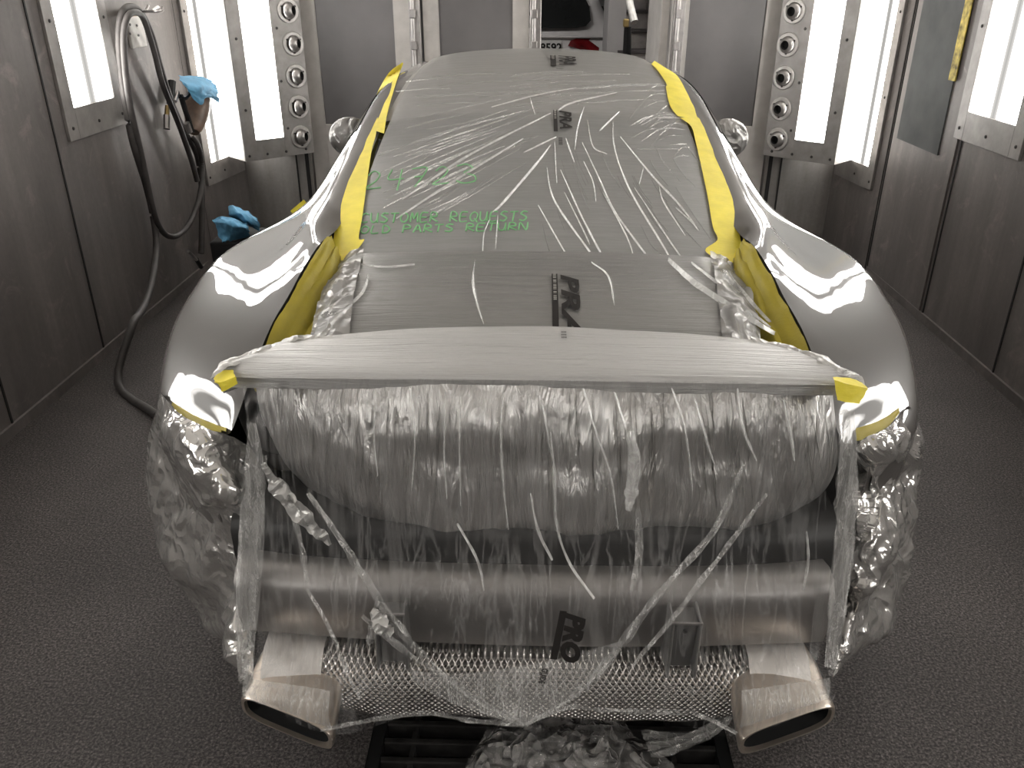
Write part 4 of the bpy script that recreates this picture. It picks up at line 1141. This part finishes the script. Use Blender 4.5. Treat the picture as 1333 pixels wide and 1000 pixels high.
Yc = lambda v: lerp_tab([(500, 1.37), (560, 1.30), (640, 1.283), (720, 1.25), (780, 1.205), (850, 1.165), (900, 1.125), (950, 1.095)], v)[0]
def fd(c, wd, **k): fold([(u, v, Yc(v) - k.pop('f', 0) if False else Yc(v)) for u, v in c], wd, **k)
fd([(330, 600), (324, 680), (322, 760), (318, 830), (316, 890)], .020, mat='film_pleat', seed=1)
fd([(345, 590), (338, 660), (328, 740), (330, 820)], .010, mat='film_pleat', seed=2)
fd([(1098, 530), (1102, 620), (1100, 700), (1090, 790), (1084, 880)], .020, mat='film_pleat', seed=3)
fd([(1112, 560), (1110, 650), (1100, 740), (1088, 820)], .010, mat='film_pleat', seed=4)
fd([(400, 640), (445, 705), (480, 760), (520, 820), (590, 890), (683, 942)], .011, mat='film_pleat', seed=5)
fd([(470, 800), (530, 850), (610, 905), (683, 943)], .012, mat='film_pleat', seed=6)
fd([(970, 600), (930, 690), (860, 770), (800, 850), (740, 910), (683, 943)], .010, mat='film_pleat', seed=7)
fd([(1000, 640), (940, 720), (880, 800), (820, 870)], .007, mat='film_pleat', seed=8)
fd([(415, 950), (490, 935), (560, 928), (620, 938), (683, 943)], .008, mat='film_pleat', seed=9)
fd([(683, 943), (740, 920), (800, 925), (860, 926), (910, 930), (960, 955)], .009, mat='film_pleat', seed=10)
fd([(500, 790), (488, 815), (480, 840)], .010, mat='film_pleat', seed=11)
fd([(820, 560), (826, 600), (822, 640), (818, 665)], .012, mat='film_fold', seed=12)
fd([(716, 560), (722, 620), (724, 680), (740, 730), (775, 780)], 0.0027, seed=13)
fd([(705, 520), (714, 570), (720, 600)], 0.0024, seed=14)
fd([(600, 515), (598, 580), (600, 660)], 0.0018, seed=15)
fd([(655, 510), (652, 570), (656, 640), (662, 690)], 0.0021, seed=16)
fd([(760, 505), (775, 560), (795, 620), (805, 690)], 0.0021, seed=17)
fd([(800, 510), (815, 560)], 0.0024, seed=18)
fd([(875, 505), (892, 560), (902, 640)], 0.0021, seed=19)
fd([(905, 520), (920, 575), (930, 605)], 0.0027, seed=20)
fd([(490, 510), (487, 570), (492, 620)], 0.0015, seed=21)
fd([(535, 505), (540, 570), (536, 640)], 0.0015, seed=22)
fd([(580, 510), (578, 590), (582, 650)], 0.0018, seed=23)
fd([(595, 680), (615, 715), (625, 740), (630, 770)], 0.0024, seed=24)
fd([(690, 640), (700, 690), (720, 730)], 0.0030, seed=25)
fd([(830, 660), (832, 720), (822, 770)], .008, mat='film_pleat', seed=26)
fd([(960, 505), (968, 560), (985, 600)], .003, seed=27)
fd([(1020, 520), (1030, 570), (1034, 600)], .003, seed=28)
fd([(1050, 690), (1052, 730), (1045, 770)], .003, seed=29)
fd([(368, 640), (390, 700), (400, 760)], .006, mat='film_pleat', seed=30)
fd([(400, 765), (430, 820), (450, 870), (470, 910)], .005, mat='film_pleat', seed=31)
def veil(rows_px, name, seed, mat, amp=.004, lift=.006):
    G = cmgrid([[Vector((u, v, 0)) for u, v in r] for r in rows_px], 10, 10)
    rows = [[Pc(p.x, p.y, lift) for p in r] for r in G]
    for _ in range(3):
        rows = [[(rows[max(i - 1, 0)][j] + rows[i][j] * 2 + rows[min(i + 1, len(rows) - 1)][j]) / 4 for j in range(len(r))] for i, r in enumerate(rows)]
    rows = [[p + Vector((0, -amp * abs(nz(j * .35 + seed, i * .06)) - .002, 0)) for j, p in enumerate(r)] for i, r in enumerate(rows)]
    mb = MB(); mb.grid(rows); mb.build(name, M[mat], cur, angle=60)
veil([[(530, 868), (580, 876), (640, 870), (700, 860), (760, 845), (815, 830)], [(545, 890), (590, 898), (645, 895), (700, 888), (750, 878), (795, 866)],
      [(590, 915), (625, 918), (655, 918), (695, 915), (730, 908), (765, 898)], [(650, 935), (662, 936), (672, 938), (690, 938), (705, 932), (720, 924)], [(676, 942), (679, 943), (682, 944), (686, 944), (690, 942), (694, 940)]], 'hem_flap', 4, 'film_veil')
veil([[(318, 880), (345, 884), (375, 888), (405, 892), (430, 896)], [(316, 898), (342, 904), (372, 912), (400, 920), (428, 930)], [(318, 908), (342, 916), (372, 926), (402, 938), (432, 948)]], 'hem_flap', 8, 'film_veil', .003)
veil([[(965, 896), (995, 892), (1025, 888), (1055, 884), (1080, 880)], [(966, 925), (998, 918), (1028, 910), (1056, 903), (1080, 898)], [(962, 948), (998, 936), (1028, 926), (1056, 917), (1078, 908)]], 'hem_flap', 12, 'film_veil', .003)
veil([[(326, 545), (330, 546), (333, 547)], [(319, 600), (333, 600), (344, 604)], [(312, 680), (330, 682), (345, 690)], [(308, 760), (325, 762), (340, 770)], [(308, 830), (320, 832), (332, 840)], [(312, 885), (322, 888), (330, 892)]], 'side_pleat', 15, 'film_veil', .008)
veil([[(1098, 527), (1106, 528), (1112, 530)], [(1090, 620), (1102, 622), (1114, 626)], [(1086, 710), (1098, 712), (1110, 716)], [(1078, 800), (1088, 802), (1098, 806)], [(1072, 870), (1080, 872), (1087, 876)]], 'side_pleat', 18, 'film_veil', .008)
for pts, sd in (([(344, 600), (362, 628), (384, 655), (408, 682), (432, 704)], 3), ([(484, 792), (494, 800), (504, 812), (512, 820)], 11)):
    q = catmull([Vector((u, v, 0)) for u, v in pts], 9); n = len(q); rows = []
    for i, p in enumerate(q):
        d = (q[min(i + 1, n - 1)] - q[max(i - 1, 0)]).normalized(); a = Vector((-d.y, d.x, 0)); wd = (11 if sd < 11 else 9) * (.35 + .65 * math.sin(PI * (i + .5) / n)) * (1 + .5 * nz(i * .4, sd))
        rows.append([Pc(p.x + a.x * wd * k, p.y + a.y * wd * k, .006) for k in (-1, -.75, -.5, -.25, 0, .25, .5, .75, 1)])
    rows = [[p + Vector((0, -.004 - .045 * abs(crumple(p, sd, 14, 3, .5)), 0)) for p in r] for r in rows]
    mb = MB(); mb.grid(rows); tag(mb.build('crinkled_fold', M['film_tip'], cur, angle=22), 'silvery crinkled fold of the film')
# prints at the foot of the curtain
def cur_map(u0, v0, u1, v1, Y, wpx, dy=-.012):
    def f(s, t):    # s along 0..1 (down), t across 0..1 (to the right)
        u = u0 + (u1 - u0) * s + wpx * t; v = v0 + (v1 - v0) * s + .13 * wpx * t
        return Pc(u, v, .016)
    return f
mp = cur_map(729, 795, 716, 858, 1.19, 9); n = 10
mb = MB(); mb.grid([[mp(i / n, t) + Vector((.002 * nz(i, 2), 0, 0)) for t in (0, .5, 1)] for i in range(n + 1)]); mb.build('printed_bar', M['ink'], cur)
mp = cur_map(739, 798, 729, 862, 1.19, 1)
text_obj('PRO', M['ink'], cur, lambda s, t: mp(s / .205, t * 330), .1, name='printed_logo', bold=.006, shear=.2, sub=.01)
mp = cur_map(706, 870, 701, 890, 1.13, 1)
text_obj('GUIDE', M['ink'], cur, lambda s, t: mp(s / .30, t * 110), .1, name='printed_line', bold=.003, sub=.02)

# crumpled films round the rear corners
def corner_foil(ctrl, label, seed, amp=.02):
    G = cmgrid([[Pout(u, v, Y) for u, v, Y in r] for r in ctrl], 26, 20)
    rows = []
    for i, r in enumerate(G):
        rr = []
        for j, p in enumerate(r):
            a = G[min(i + 1, len(G) - 1)][j] - G[max(i - 1, 0)][j]; b = r[min(j + 1, len(r) - 1)] - r[max(j - 1, 0)]
            n = a.cross(b).normalized()
            if n.y > 0: n = -n
            q = p * 5; w = (.014 * nz(p.x * 5, p.z * 5, seed) + .062 * crumple(p, seed, 4.8, 4, .46)) * (.35 + .65 * min(1, min(i, len(G) - 1 - i) / 9, min(j, len(r) - 1 - j) / 12))
            rr.append(p + n * w * (.3 if j in (0, len(r) - 1) else 1))
        rows.append(rr)
    return film_obj('corner_film', rows, M['foil'], label, 'masking film', None, 22)
corner_foil([
 [(213, 510, 1.78), (236, 538, 1.68), (262, 553, 1.58), (285, 563, 1.50), (306, 570, 1.45)],
 [(195, 560, 1.76), (225, 575, 1.60), (262, 585, 1.50), (295, 595, 1.45), (332, 592, 1.48)],
 [(191, 610, 1.74), (225, 625, 1.56), (262, 635, 1.42), (300, 630, 1.40), (338, 640, 1.5)],
 [(195, 660, 1.72), (228, 660, 1.56), (262, 655, 1.415), (305, 650, 1.39), (340, 690, 1.5)],
 [(203, 700, 1.70), (228, 690, 1.55), (268, 675, 1.45), (310, 668, 1.42), (340, 720, 1.5)],
 [(213, 738, 1.68), (240, 735, 1.52), (272, 725, 1.43), (310, 715, 1.38), (335, 760, 1.46)],
 [(256, 790, 1.62), (268, 780, 1.52), (285, 775, 1.44), (305, 775, 1.37), (330, 800, 1.38)],
 [(264, 815, 1.58), (280, 815, 1.5), (292, 818, 1.43), (308, 830, 1.34), (326, 850, 1.32)],
 [(298, 838, 1.48), (303, 842, 1.42), (309, 852, 1.37), (316, 870, 1.29), (330, 890, 1.26)]],
 'crumpled silvery film around the left rear corner of the car', 2)
corner_foil([
 [(1112, 570, 1.47), (1135, 566, 1.52), (1155, 556, 1.60), (1172, 542, 1.68), (1186, 530, 1.78)],
 [(1112, 590, 1.5), (1135, 590, 1.5), (1160, 585, 1.56), (1180, 570, 1.66), (1197, 560, 1.76)],
 [(1110, 630, 1.52), (1135, 625, 1.52), (1160, 620, 1.58), (1182, 610, 1.66), (1201, 605, 1.76)],
 [(1108, 670, 1.48), (1135, 660, 1.41), (1160, 650, 1.44), (1178, 645, 1.6), (1191, 650, 1.74)],
 [(1106, 710, 1.42), (1135, 700, 1.37), (1160, 690, 1.42), (1176, 680, 1.56), (1187, 690, 1.7)],
 [(1102, 760, 1.40), (1130, 750, 1.37), (1150, 745, 1.43), (1168, 740, 1.54), (1175, 745, 1.66)],
 [(1096, 820, 1.35), (1115, 815, 1.35), (1135, 805, 1.41), (1150, 800, 1.5), (1160, 790, 1.6)],
 [(1086, 882, 1.28), (1098, 870, 1.31), (1110, 855, 1.36), (1125, 840, 1.42), (1140, 825, 1.5)]],
 'crumpled silvery film around the right rear corner of the car', 9)

# ================================================================== YELLOW TAPE
def tape(rows, label, mat='tape', thick=.0012):
    mb = MB(); mb.grid(rows); o = mb.build('masking_tape', M[mat], angle=50)
    return tag(o, label, 'tape', 'yellow masking tape on the car')
def skin_tape(pairs, label, off=.0135, sub=5, inner=6):
    L_ = catmull([Vector((a[0], a[1], 0)) for a, b in pairs], sub); R_ = catmull([Vector((b[0], b[1], 0)) for a, b in pairs], sub)
    rows = []
    for p, q in zip(L_, R_):
        r = []
        for k in range(inner + 1):
            m_ = p + (q - p) * k / inner; r.append(Ps(m_.x, m_.y, off + .0016 * nz(m_.x * .08, m_.y * .08)))
        rows.append(r)
    return tape(rows, label)
skin_tape([((524, 81), (525, 83)), ((507, 94), (519, 98)), ((493, 117), (513, 116)), ((484, 142), (507, 137)), ((483, 154), (503, 154)), ((488, 170), (500, 174))], 'yellow tape strip along the left roof edge')
skin_tape([((482, 153), (492, 153)), ((464, 165), (489, 177)), ((455, 195), (484, 195)), ((447, 235), (478, 235)), ((440, 275), (472, 280)), ((434, 312), (467, 310)), ((432, 325), (474, 313)), ((431, 338), (452, 340))], 'long yellow tape strip down the left edge of the rear window', .0155)
skin_tape([((852, 79), (848, 83)), ((866, 88), (858, 94)), ((882, 99), (868, 110)), ((894, 120), (867, 114)), ((903, 138), (872, 137)), ((911, 157), (882, 151))], 'yellow tape strip along the right roof edge')
skin_tape([((909, 153), (885, 153)), ((924, 168), (900, 165)), ((932, 185), (906, 187)), ((941, 210), (912, 212)), ((952, 250), (921, 255)), ((960, 290), (928, 295)), ((966, 325), (934, 312)), ((966, 331), (918, 326)), ((966, 343), (940, 341))], 'long yellow tape strip down the right edge of the rear window', .0155)
for s, w in ((-1, 'left'), (1, 'right')):
    rows = []
    for i in range(41):
        y = 1.55 + i / 40 * .56; a = body_at(y, 0, 0, 1); t = i / 40
        wd = .016 + .056 * math.sin(PI * min(1, .10 + t * .88))
        r = []
        for k in range(15):
            q = k / 14; dx = -.007 - wd * q; dz = .002 - .050 * q ** .8 + .010 * (abs(math.sin(q * 7 + 3 * nz(y * 3, s))) - .4) * min(1, q * 4) + .012 * crumple(Vector((q * .12, y, 0)), 4 + s, 14, 2)
            r.append(Vector((s * (a.x + dx), y, a.z + dz)))
        rows.append(r)
    tape(rows, 'yellow tape in the gutter between engine lid and ' + w + ' rear fender', 'tape_gutter')
    # below the fender edge
    top = [(226, 524), (240, 534), (262, 546), (283, 555), (304, 561)] if s < 0 else [(1112, 559), (1125, 556), (1140, 550), (1155, 542), (1168, 532)]
    dep = [10, 17, 17, 15, 11] if s < 0 else [18, 18, 16, 14, 8]
    A_ = catmull([Vector((u, v, d)) for (u, v), d in zip(top, dep)], 6)
    rows = [[Pb(p.x, p.y + p.z * k / 5, .006 + .003 * nz(p.x * .1, k * .6), 1.6) for k in range(6)] for p in A_]
    tape(rows, 'yellow tape under the lower edge of the ' + w + ' rear fender', 'tape_gutter')
# corner flags at the spoiler tips
def flag(top, bot, label):
    a = [P(u, v, Y=Y) for u, v, Y in top]; b = [P(u, v, Y=Y) for u, v, Y in bot]
    a = catmull(a, 4); b = catmull(b, 4); rows = []
    for k in range(6):
        rows.append([p + (q - p) * k / 5 + Vector((0, .004 * nz(i * .6, k * .6), 0)) for i, (p, q) in enumerate(zip(a, b))])
    tape(rows, label)
flag([(278, 493, 1.40), (285, 484, 1.42), (303, 481, 1.42)], [(280, 498, 1.385), (292, 497, 1.385), (306, 491, 1.385)], 'yellow tape flag on top of the left spoiler tip')
flag([(278, 497, 1.384), (290, 497, 1.382), (307, 490, 1.38)], [(288, 503, 1.38), (290, 510, 1.38), (309, 500, 1.38)], 'yellow tape flag hanging from the left spoiler tip')
flag([(1086, 495, 1.38), (1108, 501, 1.38), (1130, 506, 1.384)], [(1090, 521, 1.372), (1104, 524, 1.372), (1119, 526, 1.375)], 'yellow tape flag hanging from the right spoiler tip')
flag([(1084, 491, 1.40), (1106, 492, 1.405), (1124, 499, 1.41)], [(1086, 495, 1.379), (1108, 501, 1.379), (1130, 506, 1.383)], 'yellow tape flag on top of the right spoiler tip')

# ================================================================== GRATING AND FLOOR PLASTIC
gr = thing('floor_grating', ((PX0 + PX1) / 2, .9, -.06), 'black steel grating over the floor pit under the car tail', 'grating')
mb = MB()
for lo, hi in (((PX0, PY0, -.06), (PX0 + .03, PY1, -.004)), ((PX1 - .03, PY0, -.06), (PX1, PY1, -.004)), ((PX0 + .03, PY1 - .03, -.06), (PX1 - .03, PY1, -.004)), ((PX0 + .03, PY0, -.06), (PX1 - .03, PY0 + .03, -.004))): mb.box(lo, hi)
mb.build('frame', M['black'], gr, smooth=False)
M['grate'] = simple('worn black grating bar', (.030, .028, .027), .45, .4, .5, .4, 30)
y = PY1 - .085
while y > PY0 + .04:
    mb = MB(); mb.box((PX0 + .03, y - .008, -.05), (PX1 - .03, y + .008, -.006)); mb.build('cross_bar', M['grate'], gr, smooth=False, bevel=.003); y -= .052
for x in (-.27, -.07, .13, .33):
    mb = MB(); mb.box((x - .006, PY0 + .03, -.058), (x + .006, PY1 - .03, -.012)); mb.build('bearing_bar', M['grate'], gr, smooth=False)
# crumpled clear plastic heap on the grating
c0 = P(737, 1000, z=.03); rows = []
for i in range(90):
    r_ = []
    for j in range(110):
        s_, t = -1 + 2 * j / 109, -1 + 2 * i / 89
        rr = math.sqrt(s_ * s_ + t * t); k_ = max(abs(s_), abs(t)) / rr if rr > 0 else 1
        s2, t2 = s_ * k_, t * k_              # square to disc
        a = math.atan2(t2, s2); edge = 1 + .16 * nz(math.cos(a) * 1.7, math.sin(a) * 1.7, 4)
        x = c0.x + .225 * s2 * edge; y = c0.y + .21 * t2 * edge
        d = min(1, math.hypot(s2, t2)); h = (1 - d ** 2.4) ** .8
        z = .006 + h * (.07 + .10 * crumple(Vector((x, y, 0)), 3, 6, 4, .55) + .03 * nz(x * 6, y * 6, 1))
        r_.append(Vector((x + .012 * nz(x * 18, y * 18, 7), y + .012 * nz(x * 18, y * 18, 9), max(.004, z))))
    rows.append(r_)
mb = MB(); mb.grid(rows)
heap = mb.build('crumpled_film', M['foil_floor'], angle=22)
tag(heap, 'crumpled heap of clear film lying on the floor grating under the car tail', 'masking film')
M['film_strand'] = film('twisted clear film strand', .35, (.55, .54, .52), .25, (8, 8, 8), .3, 0, .2, 2, .3, .004)
tw = thing('twisted_film', P(900, 965, z=.02), 'twisted rope of clear film trailing right from the heap on the grating', 'masking film')
for k_ in range(7):
    pts = [P(835 + k_ * 2, 955 + k_ * 5, z=.07), P(880, 958 + k_ * 3.5, z=.075), P(915, 950 + 2.5 * k_, z=.08 - .002 * k_), P(945, 935 + 1.5 * k_, z=.10), P(958, 922 + k_, z=.13)]
    c = catmull(pts, 10); rows = []
    for i, p in enumerate(c):
        a = i * .16 + k_; w_ = .0065 + .003 * nz(i * .3, k_)
        rows.append([p + Vector((0, math.cos(a) * w_, math.sin(a) * w_)) * q + Vector((0, 0, .003 * abs(q))) for q in (-1, -.5, 0, .5, 1)])
    mb = MB(); mb.grid(rows); mb.build('strand', M['film_strand'], tw, angle=60)

# ================================================================== HOSE, GUN, RAGS
hx = XL + .012
pl = thing('hose_hook', P(176, 42, x=hx), 'off-white wall plate with a bent rod hook carrying the grey hose', 'hook')
a = P(164, 20, x=hx); b = P(187, 62, x=hx)
ya, yb_, zt_, zb_ = a.y, P(184, 20, x=hx).y, a.z, P(187, 61, x=hx).z
mb = MB(); mb.box((XL, ya, zb_), (XL + .018, yb_, zt_)); mb.build('wall_plate', M['plate'], pl, smooth=False, bevel=.006)
for u, v in ((169, 32), (178, 33), (169, 44), (180, 46)):
    c = P(u, v, x=XL + .019); mb = MB(); mb.tube([c, c + Vector((.004, 0, 0))], .006, 8); mb.build('screw', M['screw'], pl)
c = P(173, 17, x=XL + .05); mb = MB(); mb.box((XL + .005, c.y - .03, c.z - .015), (XL + .06, c.y + .03, c.z + .015)); tag(mb.build('hook_block', M['brass'], pl, smooth=False, bevel=.005), 'brass hook block')
rod = lambda pts, r: MB().tube(catmull([P(u, v, x=X) for u, v, X in pts], 5), r, 8)
rod([(176, 18, XL + .05), (188, 15, XL + .11), (203, 15, XL + .18), (211, 14, XL + .20), (212, 9, XL + .20)], .006).build('rod', M['steel'], pl)
rod([(188, 15, XL + .11), (191, 12, XL + .11), (193, 7, XL + .11)], .006).build('prong', M['steel'], pl)
rod([(198, 14, XL + .15), (203, 10, XL + .15), (206, 9, XL + .15)], .006).build('prong', M['steel'], pl)

R_ = .0175
def hosepts(l): return catmull([P(u, v, x=X) if X is not None else P(u, v, z=R_) for u, v, X in l], 8)
X1 = XL + .05
hose = thing('air_hose', (XL + .1, 4.3, 0), 'long grey air hose looped over the wall hook and trailing to the floor', 'hose')
main_ = [(262, 330, X1), (263, 280, X1), (262, 235, X1), (256, 200, X1), (240, 170, X1 + .01), (222, 130, X1), (208, 85, X1 + .01), (197, 45, X1 + .02), (184, 18, X1 + .03), (170, 9, X1 + .03), (159, 18, X1 + .03), (155, 50, X1 + .02), (160, 110, X1), (172, 180, X1), (190, 240, X1), (201, 290, X1), (203, 330, X1 + .02), (193, 385, XL + .16), (172, 425, XL + .25)]
pts = hosepts(main_) + [P(u, v, z=R_) for u, v in ((158, 455), (152, 478), (154, 500), (165, 520), (183, 534), (205, 541), (228, 543))]
MB().tube(catmull(pts[::3] , 4), R_, 10).build('hose_run', M['rubber'], hose)
second = [(250, 178, X1 + .03), (258, 190, X1 + .05), (263, 215, X1 + .04), (261, 250, X1 + .04), (252, 280, X1 + .03), (240, 300, X1 + .02), (226, 308, X1 + .02), (212, 302, X1 + .02), (200, 275, X1 + .02), (185, 205, X1 + .02), (170, 140, X1 + .03), (163, 90, X1 + .04), (161, 45, X1 + .05), (166, 22, X1 + .06), (176, 16, X1 + .06), (187, 25, X1 + .05), (201, 68, X1 + .03), (212, 110, X1 + .03), (232, 160, X1 + .03), (248, 205, X1 + .03), (258, 240, X1 + .03)]
MB().tube(catmull(hosepts(second)[::3], 4), R_ * .85, 10).build('hose_loop', M['rubber'], hose)
# dark pipe stub with brass coupling on the wall
r = thing('air_coupling', P(218, 150, x=XL + .03), 'brass quick coupling on a dark pipe beside the hanging hose', 'coupling')
rod([(224, 106, XL + .03), (222, 135, XL + .03)], .022).build('pipe', M['black'], r)
rod([(218, 138, XL + .03), (217, 150, XL + .03)], .013).build('coupling_body', M['brass'], r)
rod([(217, 150, XL + .03), (217, 168, XL + .03)], .018).build('collar', M['steel'], r)
# spray gun hanging, with a dust cloth over its cup
gx = XL + .20
g = thing('spray_gun', P(257, 170, x=gx), 'dark spray gun with dusty cup hanging by the left wall under a blue cloth', 'spray gun')
rod([(248, 120, gx), (240, 128, gx), (233, 125, gx)], [.012] * 11).build('gun_body', M['black'], g)
rod([(235, 124, gx), (240, 140, gx), (246, 158, gx), (250, 172, gx)], .014).build('grip', M['black'], g)
rod([(232, 120, gx), (228, 132, gx)], .010).build('nozzle', M['steel'], g)
rod([(243, 160, gx + .01), (247, 172, gx + .01)], .016).build('inlet', M['steel'], g)
ct, cb = P(259, 128, x=gx), P(252, 172, x=gx); d = (cb - ct).normalized(); ln = (cb - ct).length
prof = [(.0001, 0), (.060, .004), (.066, .05), (.062, ln * .5), (.045, ln * .85), (.030, ln), (.0001, ln)]
q = d.to_track_quat('Z', 'Y').to_matrix().to_4x4(); q.translation = ct
mb = MB(); mb.lathe(prof, q, 24); mb.build('cup', M['amber'], g)
def cloth(ctrl, label, nm='wiping_cloth', amp=.008, seed=0):
    G = cmgrid([[P(u, v, x=X) if len(c_) == 3 else None for c_ in r for (u, v, X) in (c_,)] for r in ctrl], 8, 8)
    rows = [[p + Vector((amp * nz(i * .25, j * .25, seed), amp * nz(i * .22, j * .3, seed + 3), amp * .6 * nz(i * .3, j * .2, seed + 6))) for j, p in enumerate(r)] for i, r in enumerate(G)]
    mb = MB(); mb.shell(rows, (0, .006, -.004))
    return tag(mb.build(nm, M['blue'], angle=60), label, 'cloth', 'blue wiping cloths')
cloth([[(232, 98, gx - .03), (250, 99, gx - .02), (265, 100, gx), (276, 106, gx + .02), (282, 112, gx + .04)],
       [(236, 106, gx + .03), (248, 112, gx + .07), (262, 112, gx + .09), (274, 114, gx + .07), (283, 117, gx + .05)],
       [(243, 114, gx + .05), (250, 122, gx + .08), (262, 124, gx + .10), (272, 120, gx + .09), (284, 126, gx + .06)],
       [(250, 126, gx + .05), (254, 131, gx + .08), (261, 136, gx + .10), (270, 126, gx + .09), (286, 134, gx + .05)]],
      'blue cloth draped over the spray gun cup by the left wall')
# dark low box in the corner with two rags tossed on it
by0, by1 = 4.55, 5.0
bz = .34
p_ = P(300, 312, z=bz)
bxm = MB(); bxm.box((p_.x - .10, p_.y - .05, 0), (p_.x + .22, p_.y + .26, bz))
tag(bxm.build('low_bench', M['hole'], smooth=False, bevel=.012), 'low dark box on the floor by the left wall, holding blue cloths', 'box')
def rag(pts, label, seed, lift):
    rows = []
    G = cmgrid([[Vector(P(u, v, z=z_)) for u, v, z_ in r] for r in pts], 8, 8)
    rows = [[p + Vector((.010 * nz(i * .2, j * .2, seed), .010 * nz(i * .2, j * .25, seed + 2), .010 * nz(i * .25, j * .2, seed + 4))) for j, p in enumerate(r)] for i, r in enumerate(G)]
    mb = MB(); mb.shell(rows, (0, .004, -.006)); return tag(mb.build('wiping_cloth', M['blue'], angle=60), label, 'cloth', 'blue wiping cloths')
rag([[(276, 286, bz + .07), (287, 282, bz + .10), (300, 283, bz + .11), (312, 288, bz + .09), (322, 291, bz + .07)],
     [(280, 292, bz + .07), (290, 289, bz + .11), (302, 291, bz + .12), (313, 294, bz + .11), (323, 297, bz + .08)],
     [(284, 304, bz + .03), (292, 300, bz + .06), (304, 300, bz + .08), (315, 301, bz + .07), (324, 302, bz + .05)],
     [(288, 315, bz + .005), (296, 313, bz + .008), (306, 311, bz + .01), (316, 309, bz + .01), (324, 307, bz + .01)]], 'blue cloth lying folded on the low dark box, nearer the camera', 4, 0)
rag([[(297, 270, bz + .12), (302, 267, bz + .14), (315, 272, bz + .11), (325, 277, bz + .10), (334, 284, bz + .07)],
     [(299, 280, bz + .10), (308, 277, bz + .13), (318, 279, bz + .12), (328, 284, bz + .10), (337, 290, bz + .06)],
     [(304, 284, bz + .07), (312, 285, bz + .09), (322, 288, bz + .09), (330, 292, bz + .07), (337, 297, bz + .03)],
     [(314, 290, bz + .03), (320, 291, bz + .04), (326, 294, bz + .04), (332, 297, bz + .03), (336, 300, bz + .015)]], 'blue cloth lying behind the folded one on the low dark box', 8, 0)
# second connector end lying against the floor edge
r = thing('hose_fitting', P(258, 340, z=.2), 'short metal hose fitting hanging near the car fender on the left', 'fitting')
rod([(245, 327, XL + .10), (252, 334, XL + .10), (258, 341, XL + .10)], .009).build('stem', M['steel'], r)
rod([(256, 338, XL + .10), (262, 348, XL + .10)], .013).build('nut', M['black'], r)

# small extras
a = P(380, 277, Y=3.1); b = P(398, 262, Y=3.1)
d_ = (b - a).normalized(); u_ = Vector((-d_.z, 0, d_.x)) * .009
mb = MB(); rows = [[a + (b - a) * t + u_ * s + Vector((0, .004 * math.sin(t * 5), 0)) for s in (-1, 0, 1)] for t in (0, .25, .5, .75, 1)]
mb.grid(rows); tag(mb.build('masking_tape', M['tape']), 'short loose yellow tape end sticking out from the left flank of the car', 'tape', 'yellow masking tape on the car')
for (u, v, w), lb in (((1119, 458, .018), 'larger white scrap on the floor by the right wall'), ((1136, 465, .008), 'smaller white scrap on the floor by the right wall')):
    c = P(u, v, z=.0); mb = MB(); ring = [Vector((c.x + w * math.cos(q * PI / 3.5) * (1 + .4 * nz(q, u)), c.y + .7 * w * math.sin(q * PI / 3.5), .001)) for q in range(7)]
    mb.prism(ring, (0, 0, .003)); tag(mb.build('scrap', M['plate'], smooth=False), lb, 'scrap', 'white scraps on the floor')
# ------------------------------------------------------------------ world
wd_ = bpy.data.worlds.new('world'); SC.world = wd_; wd_.use_nodes = True
wd_.node_tree.nodes['Background'].inputs[0].default_value = (.5, .5, .5, 1)
wd_.node_tree.nodes['Background'].inputs[1].default_value = .02
SC.cycles.max_bounces = 8; SC.cycles.transparent_max_bounces = 24
SC.cycles.sample_clamp_indirect = 4
SC.cycles.use_denoising = True
